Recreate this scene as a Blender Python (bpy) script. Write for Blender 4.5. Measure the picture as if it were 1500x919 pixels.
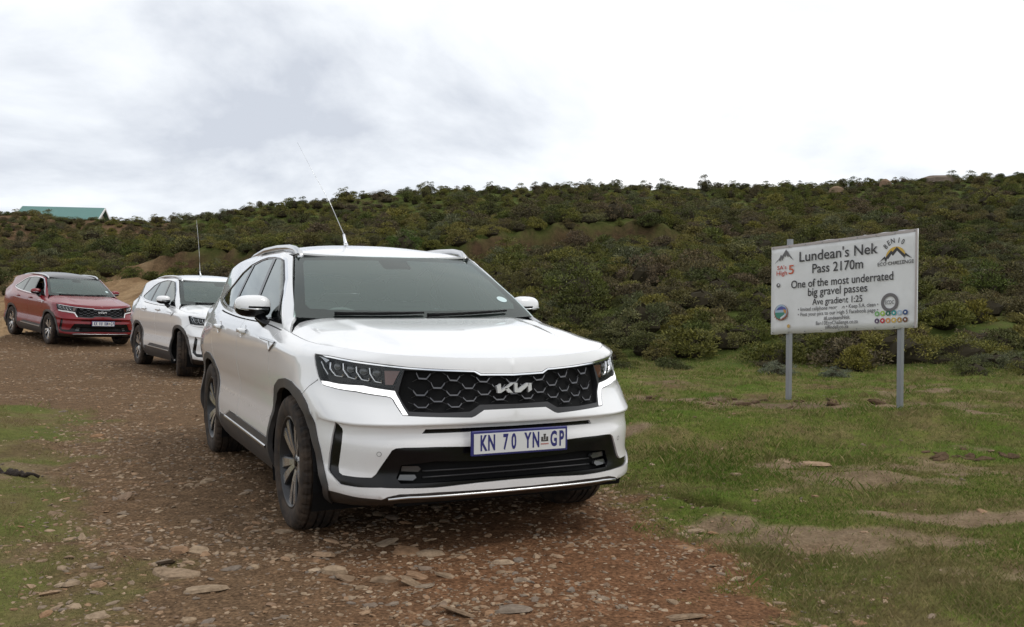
import bpy, math, random
import numpy as np
from mathutils import Vector, Matrix
from mathutils.geometry import delaunay_2d_cdt
for o in list(bpy.data.objects): bpy.data.objects.remove(o)
SC = bpy.context.scene
COL = SC.collection
rng = np.random.default_rng(11)
random.seed(5)

# ------------------------------------------------------------------ camera
cd = bpy.data.cameras.new('camera'); cam = bpy.data.objects.new('camera', cd); COL.objects.link(cam)
cd.sensor_width = 36.0; cd.lens = 36.0 * 1410.0 / 1500.0; cd.clip_start = .05; cd.clip_end = 3000
cam.location = (0, 0, 1.2734)
cam.rotation_euler = (Matrix.Rotation(math.radians(90) - .01718, 3, 'X') @ Matrix.Rotation(.00525, 3, 'Z')).to_euler()
SC.camera = cam

# ------------------------------------------------------------------ sky, sun, exposure
SUN_EL, SUN_AZ = math.radians(56), math.radians(104)      # azimuth clockwise from +Y
w = bpy.data.worlds.new('World'); SC.world = w; w.use_nodes = True
nt = w.node_tree; nt.nodes.clear()
def N(t, **k):
    n = nt.nodes.new(t)
    for a, b in k.items(): setattr(n, a, b)
    return n
L = nt.links.new
out = N('ShaderNodeOutputWorld'); bg = N('ShaderNodeBackground')
sky = N('ShaderNodeTexSky', sky_type='NISHITA', sun_disc=False, sun_elevation=SUN_EL, sun_rotation=SUN_AZ, altitude=2170)
skm = N('ShaderNodeVectorMath', operation='SCALE'); skm.inputs['Scale'].default_value = .10
tc = N('ShaderNodeTexCoord')
sep = N('ShaderNodeSeparateXYZ'); L(tc.outputs['Generated'], sep.inputs[0])
# flatten the direction onto a cloud deck so that clouds crowd towards the horizon
mx = N('ShaderNodeMath', operation='MAXIMUM'); L(sep.outputs['Z'], mx.inputs[0]); mx.inputs[1].default_value = 0.0
ad = N('ShaderNodeMath', operation='ADD'); L(mx.outputs[0], ad.inputs[0]); ad.inputs[1].default_value = .42
dv = N('ShaderNodeVectorMath', operation='DIVIDE')
cb = N('ShaderNodeCombineXYZ')
for i in range(3): L(ad.outputs[0], cb.inputs[i])
L(tc.outputs['Generated'], dv.inputs[0]); L(cb.outputs[0], dv.inputs[1])
mp = N('ShaderNodeMapping'); mp.inputs['Location'].default_value = (3.14, 6.2, 0.6); L(dv.outputs[0], mp.inputs['Vector'])
n1 = N('ShaderNodeTexNoise'); n1.inputs['Scale'].default_value = 1.35; n1.inputs['Detail'].default_value = 7; n1.inputs['Roughness'].default_value = .55; n1.inputs['Distortion'].default_value = .35
L(mp.outputs[0], n1.inputs['Vector'])
cr = N('ShaderNodeValToRGB'); e = cr.color_ramp.elements
e[0].position = .34; e[0].color = (.58, .615, .68, 1)
e[1].position = .55; e[1].color = (1.0, 1.0, 1.0, 1)
m_ = cr.color_ramp.elements.new(.45); m_.color = (.84, .87, .91, 1)
L(n1.outputs['Fac'], cr.inputs[0])
cl = N('ShaderNodeVectorMath', operation='SCALE'); cl.inputs['Scale'].default_value = 1.18; L(cr.outputs[0], cl.inputs[0])
L(sky.outputs[0], skm.inputs[0])
mix = N('ShaderNodeMixRGB'); mix.inputs[0].default_value = .93
L(skm.outputs[0], mix.inputs[1]); L(cl.outputs[0], mix.inputs[2])
L(mix.outputs[0], bg.inputs['Color']); bg.inputs['Strength'].default_value = 1.0
L(bg.outputs[0], out.inputs[0])

sd = bpy.data.lights.new('sun', 'SUN'); sd.energy = .85; sd.angle = math.radians(14); sd.color = (1, .96, .9)
sun = bpy.data.objects.new('sun', sd); COL.objects.link(sun)
sdir = Vector((math.sin(SUN_AZ) * math.cos(SUN_EL), math.cos(SUN_AZ) * math.cos(SUN_EL), math.sin(SUN_EL)))
sun.rotation_euler = sdir.to_track_quat('Z', 'Y').to_euler(); sun.location = sdir * 100
SC.view_settings.view_transform = 'Standard'; SC.view_settings.look = 'None'; SC.view_settings.gamma = 1
SC.view_settings.use_curve_mapping = False
SC.view_settings.exposure = 0.0
SC.render.engine = 'CYCLES'

# ------------------------------------------------------------------ helpers
def mesh_obj(name, V, F, mats, parent=None, normals=None, midx=None, smooth=True, coll=True):
    me = bpy.data.meshes.new(name)
    V = np.asarray(V, float)
    me.from_pydata([tuple(v) for v in V], [], [tuple(int(i) for i in f) for f in F])
    for m in (mats if isinstance(mats, (list, tuple)) else [mats]): me.materials.append(m)
    if midx is not None: me.polygons.foreach_set('material_index', np.asarray(midx, np.int32))
    if smooth: me.polygons.foreach_set('use_smooth', np.ones(len(me.polygons), bool))
    if normals is not None: me.normals_split_custom_set_from_vertices([tuple(n) for n in normals])
    me.update()
    o = bpy.data.objects.new(name, me)
    if coll: COL.objects.link(o)
    if parent is not None: o.parent = parent
    return o
def big_mesh(name, V, F, mats, smooth=False, midx=None):
    """fast path: V (n,3), F (m,k) arrays of equal-sized faces"""
    me = bpy.data.meshes.new(name); V = np.ascontiguousarray(V, np.float32); F = np.ascontiguousarray(F, np.int32)
    me.vertices.add(len(V)); me.vertices.foreach_set('co', V.ravel())
    me.loops.add(F.size); me.loops.foreach_set('vertex_index', F.ravel())
    me.polygons.add(len(F)); me.polygons.foreach_set('loop_start', np.arange(0, F.size, F.shape[1], dtype=np.int32))
    for m in (mats if isinstance(mats, (list, tuple)) else [mats]): me.materials.append(m)
    if midx is not None: me.polygons.foreach_set('material_index', np.asarray(midx, np.int32))
    me.polygons.foreach_set('use_smooth', np.full(len(F), smooth))
    me.update(calc_edges=True)
    return me
def link(me, name, parent=None):
    o = bpy.data.objects.new(name, me); COL.objects.link(o)
    if parent is not None: o.parent = parent
    return o
def empty(name, loc=(0, 0, 0), rz=0):
    o = bpy.data.objects.new(name, None); COL.objects.link(o); o.location = loc; o.rotation_euler = (0, 0, rz); o.empty_display_size = .2
    return o
def tag(o, label=None, cat=None, group=None, kind=None):
    if label: o['label'] = label
    if cat: o['category'] = cat
    if group: o['group'] = group
    if kind: o['kind'] = kind
    return o
class MB:
    def __init__(s): s.v = []; s.f = []; s.m = []
    def add(s, V, F, m=0):
        b = len(s.v); s.v += [tuple(p) for p in V]; s.f += [tuple(i + b for i in f) for f in F]; s.m += [m] * len(F)
    def box(s, c, d, rot=None, m=0, bev=0):
        x, y, z = d[0] / 2, d[1] / 2, d[2] / 2
        if bev:
            b = bev; P = []
            for sz in (-1, 1):
                for (zz, k) in ((z - b, 0), (z, b)) if sz > 0 else ((-z, b), (-z + b, 0)):
                    zv = zz
                    X, Y = x - k, y - k
                    P.append([(X - b, -Y, zv), (X, -Y + b, zv), (X, Y - b, zv), (X - b, Y, zv), (-X + b, Y, zv), (-X, Y - b, zv), (-X, -Y + b, zv), (-X + b, -Y, zv)])
            V = [p for r in P for p in r]; F = []
            for r in range(3):
                for i in range(8): F.append((r * 8 + i, r * 8 + (i + 1) % 8, r * 8 + 8 + (i + 1) % 8, r * 8 + 8 + i))
            F.append(tuple(range(7, -1, -1))); F.append(tuple(range(24, 32)))
        else:
            V = [(sx * x, sy * y, sz * z) for sz in (-1, 1) for sx, sy in ((-1, -1), (1, -1), (1, 1), (-1, 1))]
            F = [(3, 2, 1, 0), (4, 5, 6, 7), (0, 1, 5, 4), (1, 2, 6, 5), (2, 3, 7, 6), (3, 0, 4, 7)]
        if rot is not None: V = [rot @ Vector(v) for v in V]
        s.add([(v[0] + c[0], v[1] + c[1], v[2] + c[2]) for v in V], F, m)
    def tube(s, pts, rad, n=8, m=0, cap=True, flat=None):
        P = [Vector(p) for p in pts]; rad = rad if isinstance(rad, (list, tuple)) else [rad] * len(P)
        V = []; F = []; up = None
        for i, p in enumerate(P):
            t = (P[min(i + 1, len(P) - 1)] - P[max(i - 1, 0)]).normalized()
            if up is None: up = t.orthogonal().normalized() if flat is None else Vector(flat)
            a = t.cross(up).normalized(); up = a.cross(t).normalized()
            for k in range(n):
                q = 2 * math.pi * k / n; V.append(p + (a * math.cos(q) + up * math.sin(q)) * rad[i])
        for i in range(len(P) - 1):
            for k in range(n): F.append((i * n + k, i * n + (k + 1) % n, (i + 1) * n + (k + 1) % n, (i + 1) * n + k))
        if cap: F.append(tuple(range(n - 1, -1, -1))); F.append(tuple(range((len(P) - 1) * n, len(P) * n)))
        s.add(V, F, m)
    def build(s, name, mats, parent=None, smooth=False):
        return mesh_obj(name, s.v, s.f, mats, parent, midx=s.m, smooth=smooth)

# ------------------------------------------------------------------ materials
MATS = {}
def mat(name, col=(.5, .5, .5), rough=.6, metal=0, spec=.5, coat=0, coatr=.03, emit=0, build=None):
    if name in MATS: return MATS[name]
    m = bpy.data.materials.new(name); m.use_nodes = True; n = m.node_tree.nodes; l = m.node_tree.links
    b = n['Principled BSDF']
    b.inputs['Base Color'].default_value = (*col, 1); b.inputs['Roughness'].default_value = rough; b.inputs['Metallic'].default_value = metal
    b.inputs['Specular IOR Level'].default_value = spec; b.inputs['Coat Weight'].default_value = coat; b.inputs['Coat Roughness'].default_value = coatr
    if emit: b.inputs['Emission Color'].default_value = (1, 1, 1, 1); b.inputs['Emission Strength'].default_value = emit
    if build: build(m, n, l, b)
    MATS[name] = m
    return m
def nz(n, l, scale, detail=4, rough=.55, vec=None, dist=0):
    t = n.new('ShaderNodeTexNoise'); t.inputs['Scale'].default_value = scale; t.inputs['Detail'].default_value = detail; t.inputs['Roughness'].default_value = rough; t.inputs['Distortion'].default_value = dist
    if vec is not None: l.new(vec, t.inputs['Vector'])
    return t
def ramp(n, l, src, stops):
    r = n.new('ShaderNodeValToRGB'); e = r.color_ramp.elements
    while len(e) < len(stops): e.new(.5)
    for q, (p, c) in zip(e, stops):
        q.position = p; q.color = (*c, 1) if not isinstance(c, (int, float)) else (c, c, c, 1)
    l.new(src, r.inputs[0]); return r
def mixc(n, l, f, a, b, mode='MIX'):
    x = n.new('ShaderNodeMixRGB'); x.blend_type = mode
    for s, v in ((0, f), (1, a), (2, b)):
        if isinstance(v, (int, float)): x.inputs[s].default_value = v
        elif isinstance(v, tuple): x.inputs[s].default_value = (*v, 1)
        else: l.new(v, x.inputs[s])
    return x.outputs[0]
def mth(n, l, op, a, b=0, clamp=False):
    x = n.new('ShaderNodeMath'); x.operation = op; x.use_clamp = clamp
    for s, v in ((0, a), (1, b)):
        if isinstance(v, (int, float)): x.inputs[s].default_value = v
        else: l.new(v, x.inputs[s])
    return x.outputs[0]
def bump(n, l, b, src, strength=.3, dist=.01):
    u = n.new('ShaderNodeBump'); u.inputs['Strength'].default_value = strength; u.inputs['Distance'].default_value = dist
    l.new(src, u.inputs['Height']); l.new(u.outputs[0], b.inputs['Normal'])

# numpy value noise
def vnoise(x, y, seed=0):
    xi = np.floor(x).astype(np.int64); yi = np.floor(y).astype(np.int64); fx = x - xi; fy = y - yi
    fx = fx * fx * fx * (fx * (fx * 6 - 15) + 10); fy = fy * fy * fy * (fy * (fy * 6 - 15) + 10)
    def h(a, b):
        n = (a * 374761393 + b * 668265263 + seed * 1442695041) & 0x7fffffff
        n = ((n ^ (n >> 13)) * 1274126177) & 0x7fffffff
        return ((n ^ (n >> 16)) & 0xffff) / 65535.0
    return (h(xi, yi) * (1 - fx) + h(xi + 1, yi) * fx) * (1 - fy) + (h(xi, yi + 1) * (1 - fx) + h(xi + 1, yi + 1) * fx) * fy
def fbm(x, y, oct=4, seed=0, gain=.5):
    s = 0; a = 1; t = 0
    for i in range(oct):
        s = s + a * vnoise(x * 2 ** i + i * 17.3, y * 2 ** i - i * 9.1, seed + i); t += a; a *= gain
    return s / t - .5
def sst(a, b, x): t = np.clip((x - a) / (b - a), 0, 1); return t * t * (3 - 2 * t)

# ------------------------------------------------------------------ terrain
PX = np.array([-200, 0, 70, 105, 160, 240, 400, 560, 700, 900, 1050, 1200, 1300, 1400, 1500, 1700.])
PE = np.array([.085, .089, .086, .0795, .0825, .081, .098, .110, .117, .1206, .119, .121, .1255, .130, .134, .136])
YC = 58.0
XC = (PX - 750) / 1410 * YC; ZC = 1.27 + PE * YC - .42
def crest(x): return np.interp(x, XC, ZC)
def foot(x): return np.interp(x, [-30, -16, -9, -4, 0, 4, 12, 30], [36, 34.5, 31, 24, 19.5, 17, 16.5, 15])
def ledge_y(x): return 36.5 + 1.2 * np.sin(x * .35) + np.clip(-x - 6, 0, 20) * .10
def ledge_a(x): return sst(-17, -13, x) * sst(10, 4, x)
RD_L = np.array([(-1.55, 3.0), (-1.72, 3.7), (-2.2, 4.9), (-2.95, 6.8), (-4.0, 8.8), (-5.0, 10.6), (-9.0, 11.6), (-30, 14)])
RD_R = np.array([(1.5, 2.5), (1.36, 3.7), (1.18, 4.6), (.98, 5.4), (.66, 6.5), (.2, 8.2), (-1.2, 11.5), (-3.2, 16.), (-6., 21), (-10, 26), (-20, 33)])
def road_d(x, y):
    """signed distance-like value, > 0 on the gravel"""
    xr = np.interp(y, RD_R[:, 1], RD_R[:, 0]); xl = np.interp(y, RD_L[:, 1], RD_L[:, 0]); xl = np.where(y > 11.2, -60, xl)
    return np.minimum(xr - x, x - xl)
def masks(x, y):
    n1 = fbm(x * .9, y * .9, 4, 3); n2 = fbm(x * 3.1, y * 3.1, 4, 8); n3 = fbm(x * .35, y * .35, 3, 21)
    d = road_d(x, y) + n1 * 1.05 + n2 * .85 + fbm(x * 9, y * 9, 3, 14) * .25
    road = sst(-.22, .30, d)
    # bare earth: mud pan right of the road, dirt strip by the sign, trodden patches
    def blob(cx, cy, rx, ry, a=0):
        c, s = math.cos(a), math.sin(a); u = ((x - cx) * c + (y - cy) * s) / rx; v = (-(x - cx) * s + (y - cy) * c) / ry
        return 1 - np.sqrt(u * u + v * v)
    bare = np.maximum.reduce([blob(1.55, 5.02, .75, .24, -.25), blob(1.2, 5.25, .35, .22, -.8), blob(2.6, 5.35, .7, .18, -.1), blob(2.9, 11.0, 1.5, .42, -.06) * 1.3, blob(1.5, 11.6, 1.6, .30, .0), blob(1.95, 7.15, .55, .16), blob(3.3, 6.75, .4, .2),
                              blob(4.6, 9.4, .9, .2), blob(.95, 8.4, .45, .28), blob(5.6, 12.6, .8, .3)])
    bare = sst(-.10, .45, bare + n2 * 1.5 + n1 * .9)
    bare = np.maximum(bare, sst(.16, .30, n1 + .5 * n2) * .8 * sst(17, 12, y))
    # sandy cut slope on the left behind the cars
    f = foot(x)
    sand = sst(24, 26, y + .8 * (x + 9) * 0) * sst(-3.0, -5.5, x + n1 * 2) * sst(2.5, -1.0, y - f - 4.5 + n1 * 5 + n3 * 3)
    sand = np.clip(sand, 0, 1)
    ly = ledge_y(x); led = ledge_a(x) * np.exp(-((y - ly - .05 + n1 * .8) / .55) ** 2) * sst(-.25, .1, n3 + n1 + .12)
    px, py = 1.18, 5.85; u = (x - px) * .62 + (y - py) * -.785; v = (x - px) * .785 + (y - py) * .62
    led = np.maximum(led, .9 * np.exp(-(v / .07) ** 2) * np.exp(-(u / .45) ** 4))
    hill = sst(-1.5, 1.0, y - f + n1 * 2)
    return road, bare, sand, np.clip(led, 0, 1), hill
CARS = [(-.3964, 5.6403, 0.0, math.radians(-64.403), 0, 0), (-4.533, 15.721, -.039, math.radians(-56.54), -.008, -.022), (-10.309, 23.311, .079, math.radians(-46.85), -.05, -.03)]
def height(x, y):
    x = np.asarray(x, float); y = np.asarray(y, float)
    f = foot(x); zc = crest(x)
    s = (y - f) / (YC - f); sc = np.clip(s, 0, 1)
    z = zc * (.62 * sc + .38 * sc ** 1.6) * sst(-.02, .12, s) ** .5 * 1.0
    # left: sandy bank rises before the shrubs
    z = z + sst(-4, -9, x) * 1.25 * sst(-9, 3, y - f) * (1 - .9 * sst(0, 22, y - f))
    z = np.where(y > YC, zc - .012 * (y - YC) - .0 * x, z)
    la = ledge_a(x); ly = ledge_y(x); z = z + la * (.7 * sst(-.05, .45, y - ly) * sst(12, 1, y - ly) - .25 * sst(-5, 0, y - ly) * (y < ly) - .25 * ((y >= ly) & (y < ly + 12)) * (1 - sst(-.05, .45, y - ly)))
    # plateau and far land
    z = z + (y > YC + 30) * 0
    far = sst(34, 60, np.abs(x)); z = z * (1 - .35 * far * sst(60, 90, y))
    # road-side relief
    rd = road_d(x, y)
    z = z + .06 * sst(0, 1.2, -rd) * sst(20, 14, y)
    z = z + .13 * sst(7.9, 9.0, y + .25 * np.sin(x * 1.3)) * sst(10.4, 9.2, y) * sst(.4, 1.3, x) * sst(5.5, 4.0, x) - .05 * np.exp(-((y - 7.4) / .8) ** 2) * sst(.9, 1.6, x) + .06 * np.exp(-(((x - 4.8) / 1.2) ** 2 + ((y - 8.0) / 1.0) ** 2))
    # rill beside the near car
    px, py = 1.18, 5.85; u = (x - px) * .62 + (y - py) * -.785; v = (x - px) * .785 + (y - py) * .62
    z = z - .10 * np.exp(-(v / .055) ** 2) * np.exp(-(u / .42) ** 4) + .03 * np.exp(-((v + .16) / .12) ** 2) * np.exp(-(u / .5) ** 4)
    n = fbm(x * 1.3, y * 1.3, 5, 5) * .07 + fbm(x * .25, y * .25, 3, 31) * .16 * sst(13, 22, y)
    flat = 1 - .75 * sst(-.4, .3, rd) * sst(30, 20, y)
    z = z + fbm(x * 3.0, y * 3.0, 3, 35) * .085 * sst(.1, -.3, rd) * sst(22, 14, y) + n * flat + sst(-.1, .3, rd) * sst(26, 16, y) * (fbm(x * 7, y * 7, 4, 9) * .028)
    z = z + sst(.0, 3, y - f) * (fbm(x * .6, y * .6, 4, 44) * .35 + fbm(x * 2.2, y * 2.2, 3, 45) * .12)
    # rough, washed-out faces where the earth is bare
    z = z + la * np.exp(-((y - ly) / 1.2) ** 2) * fbm(x * 1.7, y * 1.7, 4, 66) * .9
    z = z + sst(-4, -7, x) * sst(25, 29, y) * sst(44, 38, y) * (fbm(x * .9, y * .9, 4, 67) * .75 + fbm(x * 3.5, y * 3.5, 3, 68) * .16)
    # wheel ruts and settled ground carry the three cars
    for (cx, cy, cz, hd, pt, ro) in CARS:
        c, s_ = math.cos(hd), math.sin(hd); u = (x - cx) * c + (y - cy) * s_; v = -(x - cx) * s_ + (y - cy) * c
        k = sst(1.35, .85, np.sqrt(((u + 1.4) / 2.6) ** 2 + (v / 1.25) ** 2)); pl = cz + math.tan(pt) * u + math.tan(ro) * v
        z = z * (1 - k) + (pl + (z - z * 0) * 0 + fbm(x * 7, y * 7, 4, 9) * .022 + .012) * k
    return z
def axis(segs):
    o = [segs[0][0]]
    for a, b, h in segs:
        k = max(1, int(round((b - a) / h))); o += list(np.linspace(a, b, k + 1)[1:])
    return np.array(o)
ax = axis([(-900, -200, 70), (-200, -60, 14), (-60, -34, 2), (-34, -12, .45), (-12, -4.5, .16), (-4.5, 6.5, .045), (6.5, 12, .14), (12, 34, .45), (34, 60, 2), (60, 200, 14), (200, 900, 70)])
ay = axis([(-300, -20, 35), (-20, 1.5, 2), (1.5, 3.2, .1), (3.2, 8, .04), (8, 14, .07), (14, 28, .16), (28, 62, .33), (62, 100, 2), (100, 300, 20), (300, 1400, 110)])
GX, GY = np.meshgrid(ax, ay); gz = height(GX.ravel(), GY.ravel())
V = np.stack([GX.ravel(), GY.ravel(), gz], 1); nx, ny = len(ax), len(ay)
i0 = (np.arange(ny - 1)[:, None] * nx + np.arange(nx - 1)[None]).ravel(); Fq = np.stack([i0, i0 + 1, i0 + nx + 1, i0 + nx], 1)
def _ground(m, n, l, b):
    geo = n.new('ShaderNodeNewGeometry'); pos = geo.outputs['Position']
    at = n.new('ShaderNodeVertexColor'); at.layer_name = 'zone'; sp = n.new('ShaderNodeSeparateColor'); l.new(at.outputs['Color'], sp.inputs[0])
    at2 = n.new('ShaderNodeVertexColor'); at2.layer_name = 'zone2'; sp2 = n.new('ShaderNodeSeparateColor'); l.new(at2.outputs['Color'], sp2.inputs[0])
    nA = nz(n, l, 1.1, 6, .6, pos); nB = nz(n, l, 9, 6, .65, pos); nC = nz(n, l, 55, 4, .6, pos); nD = nz(n, l, .35, 3, .5, pos)
    # turf, green to straw
    grs = ramp(n, l, nA.outputs['Fac'], [(.36, (.085, .128, .020)), (.49, (.118, .140, .032)), (.56, (.165, .145, .058)), (.66, (.130, .090, .050)), (.78, (.21, .16, .085))]).outputs[0]
    grs = mixc(n, l, .55, grs, ramp(n, l, nB.outputs['Fac'], [(.3, (.35, .35, .35)), (.7, (1.25, 1.2, 1.1))]).outputs[0], 'MULTIPLY')
    spx = n.new('ShaderNodeSeparateXYZ'); l.new(pos, spx.inputs[0]); lf = mth(n, l, 'MULTIPLY', mth(n, l, 'LESS_THAN', spx.outputs[0], -1.2), .35)
    grs = mixc(n, l, lf, grs, (.135, .112, .055))      # the grazed, drier turf left of the road
    # gravel: brown to rust
    vd = n.new('ShaderNodeVectorMath'); vd.operation = 'DISTANCE'; l.new(pos, vd.inputs[0]); vd.inputs[1].default_value = (.55, 4.6, 0)      # patch of red clay by the right verge
    rf = mth(n, l, 'SUBTRACT', mth(n, l, 'MULTIPLY_ADD', nA.outputs['Fac'], 1.6), vd.outputs['Value']); rf.node.inputs[0].links[0].from_node.inputs[2].default_value = 1.05
    rf = mth(n, l, 'MULTIPLY', rf, .9, True)
    red = mixc(n, l, rf, (.146, .094, .055), (.164, .085, .045))
    gv = mixc(n, l, .75, red, ramp(n, l, nB.outputs['Fac'], [(.25, (.45, .45, .47)), (.55, (1.0, 1.0, 1.0)), (.78, (1.6, 1.6, 1.65))]).outputs[0], 'MULTIPLY')
    gv = mixc(n, l, .6, gv, ramp(n, l, nC.outputs['Fac'], [(.3, (.45, .43, .42)), (.7, (1.5, 1.5, 1.5))]).outputs[0], 'MULTIPLY')
    mud = ramp(n, l, nB.outputs['Fac'], [(.3, (.140, .098, .060)), (.7, (.24, .178, .115))]).outputs[0]
    snd = ramp(n, l, nA.outputs['Fac'], [(.35, (.17, .105, .056)), (.55, (.29, .195, .108)), (.7, (.34, .245, .145))]).outputs[0]
    snd = mixc(n, l, .5, snd, ramp(n, l, nB.outputs['Fac'], [(.3, (.5, .5, .5)), (.7, (1.3, 1.3, 1.3))]).outputs[0], 'MULTIPLY')
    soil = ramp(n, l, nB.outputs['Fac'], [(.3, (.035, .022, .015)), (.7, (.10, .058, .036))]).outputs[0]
    hl = ramp(n, l, nA.outputs['Fac'], [(.36, (.055, .072, .018)), (.52, (.080, .100, .026)), (.68, (.110, .092, .040))]).outputs[0]
    c = mixc(n, l, sp2.outputs[1], grs, hl)
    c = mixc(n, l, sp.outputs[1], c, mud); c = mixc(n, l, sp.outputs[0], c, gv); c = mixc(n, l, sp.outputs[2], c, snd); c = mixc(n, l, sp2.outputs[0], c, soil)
    c = mixc(n, l, .7, c, ramp(n, l, nC.outputs['Fac'], [(.3, (.6, .58, .56)), (.5, (1, 1, 1)), (.72, (1.4, 1.38, 1.35))]).outputs[0], 'MULTIPLY')
    l.new(c, b.inputs['Base Color'])
    h = mth(n, l, 'MULTIPLY_ADD', nC.outputs['Fac'], .35); l.new(nB.outputs['Fac'], h.node.inputs[2])
    bump(n, l, b, h, .9, .03)
M_GND = mat('ground_earth', (.1, .08, .06), 1.0, spec=.05, build=_ground)
rd_, br_, sn_, le_, hi_ = masks(V[:, 0], V[:, 1])
Z2 = gz.reshape(ny, nx); dzx = np.gradient(Z2, ax, axis=1); dzy = np.gradient(Z2, ay, axis=0); NR = np.stack([-dzx.ravel(), -dzy.ravel(), np.ones(nx * ny)], 1); NR /= np.linalg.norm(NR, axis=1, keepdims=True)
isr = (rd_[Fq].mean(1) > .5) & (V[Fq[:, 0], 1] < 33)
def sheet(name, faces):
    ids, inv = np.unique(faces, return_inverse=True); me = big_mesh(name, V[ids], inv.reshape(-1, 4), M_GND, True)
    for nm, cc in (('zone', (rd_, br_, sn_)), ('zone2', (le_, hi_, rd_ * 0))):
        a = me.color_attributes.new(nm, 'FLOAT_COLOR', 'POINT'); a.data.foreach_set('color', np.stack([*[q[ids] for q in cc], np.ones(len(ids))], 1).astype(np.float32).ravel())
    me.normals_split_custom_set_from_vertices(NR[ids].tolist())
    return tag(link(me, name), kind='structure')
road = sheet('road', Fq[isr]); terrain = sheet('terrain', Fq[~isr])
def gh(x, y): return float(height(np.array([x]), np.array([y]))[0])

# ------------------------------------------------------------------ stones
def stone_mesh(seed, nseg=7):
    r = np.random.default_rng(seed); V = []; F = []
    rings = [(.55, -.30), (1.0, -.05), (.92, .32), (.55, .52)]
    if seed % 3 == 0: rings = [(.6, -.25), (1.0, 0.0), (.85, .42), (.35, .62)]
    rad = 1 + .32 * (r.random(nseg) - .5) * 2
    for k, (q, z) in enumerate(rings):
        for i in range(nseg):
            a = 2 * math.pi * (i + .25 * r.random()) / nseg; rr = q * rad[i] * (1 + .12 * (r.random() - .5)); V.append((rr * math.cos(a), rr * math.sin(a) * .72, z + .14 * (r.random() - .5)))
    for k in range(len(rings) - 1):
        for i in range(nseg): F.append((k * nseg + i, k * nseg + (i + 1) % nseg, (k + 1) * nseg + (i + 1) % nseg, (k + 1) * nseg + i))
    F.append(tuple(range(nseg - 1, -1, -1))); F.append(tuple(range((len(rings) - 1) * nseg, len(rings) * nseg)))
    V = np.array(V); return V, F
def _stone(m, n, l, b):
    oi = n.new('ShaderNodeObjectInfo'); geo = n.new('ShaderNodeNewGeometry')
    rnd = mth(n, l, 'FRACT', mth(n, l, 'ADD', oi.outputs['Random'], geo.outputs['Random Per Island']))
    c = ramp(n, l, rnd, [(0, (.21, .145, .095)), (.25, (.33, .245, .165)), (.5, (.19, .155, .125)), (.72, (.29, .175, .10)), (1, (.40, .31, .22))]).outputs[0]
    t = nz(n, l, 35, 5, .6, geo.outputs['Position']); c = mixc(n, l, .8, c, ramp(n, l, t.outputs['Fac'], [(.3, (.55, .53, .5)), (.7, (1.25, 1.25, 1.25))]).outputs[0], 'MULTIPLY')
    # soil clinging to the foot of each stone follows the up-facing direction
    l.new(c, b.inputs['Base Color']); bump(n, l, b, t.outputs['Fac'], .5, .01)
M_STN = mat('field_stone', (.25, .2, .15), .95, spec=.1, build=_stone)
def plastic_soil():
    def bld(m, n, l, b):
        geo = n.new('ShaderNodeNewGeometry'); t = nz(n, l, 22, 5, .65, geo.outputs['Position']); l.new(ramp(n, l, t.outputs['Fac'], [(.3, (.055, .036, .022)), (.7, (.15, .10, .062))]).outputs[0], b.inputs['Base Color']); bump(n, l, b, t.outputs['Fac'], .9, .02)
    return mat('dry_earth_clod', (.1, .07, .04), 1.0, spec=.05, build=bld)
SV = [stone_mesh(40 + k, 6 + k % 4) for k in range(9)]
SM = []
M_CLOD = plastic_soil()
for k, (v_, f_) in enumerate(SV):
    me = bpy.data.meshes.new('stone'); me.from_pydata([tuple(p) for p in v_], [], f_); me.materials.append(M_STN); SM.append(me)
CM = []
for me in SM: q = me.copy(); q.materials[0] = M_CLOD; CM.append(q)
def px_ground(px, py, z=0.0):
    d = (py - 435.2) ; Y = 1410 * (1.2734 - z) / d; return ((px - 750) / 1410 * Y + .0, Y)
STN = []       # x, y, size, label
named = [((595, 815), .085, 'broad pale flat stone lying in front of the number plate'), ((632, 817), .070, 'pale pointed stone right beside the broad flat stone in front of the car'), ((562, 804), .068, 'flat tan stone left of the broad pale stone in front of the bumper'), ((565, 854), .052, 'upright tan stone in the road left of the stone cluster'), ((604, 858), .060, 'tan stone with a dark stone against its right side'), ((622, 863), .045, 'small dark grey stone against the right side of a tan stone'), ((615, 848), .075, 'long thin flat stone in the middle of the stone cluster'), ((740, 829), .055, 'curved tan stone on the reddish soil ahead of the bumper'), ((657, 851), .048, 'round dark stone near the middle of the foreground road'), ((625, 837), .050, 'chunky brown stone behind the long thin flat stone'), ((490, 844), .062, 'flat pale stone in the road left of the upright tan stone'), ((512, 850), .055, 'light stone immediately right of the flat pale stone in the road'), ((680, 898), .080, 'broad tan stone at the bottom edge of the road'), ((753, 897), .075, 'flat tan stone near the bottom edge right of centre'), ((254, 847), .125, 'large flat grey slab at the bottom left of the road'), ((295, 869), .110, 'long low grey slab in the lower left of the road'), ((240, 832), .060, 'orange brown stone above the large grey slab'), ((180, 734), .100, 'flat pale slab at the grass edge on the left'), ((290, 811), .065, 'orange tan stone among stones left of the front tyre'), ((262, 813), .060, 'pale stone beside an orange tan stone left of the front tyre'), ((1017, 779), .055, 'orange stone at the edge of the red soil right of the car'), ((1008, 804), .050, 'flat tan stone below the orange stone right of the car'), ((1194, 683), .12, 'broad reddish flat rock in the grass below the sign'), ((1150, 681), .06, 'small reddish rock left of the broad flat rock in the grass'), ((1005, 905), .085, 'rounded pale stone on the red soil at the bottom'), ((1082, 703), .05, 'lone tan stone on the grass right of the car')]
for (px, py), s_, lb in named:
    x, y = px_ground(px, py); STN.append((x, y, s_, lb))
r = np.random.default_rng(77); cand = []
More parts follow.
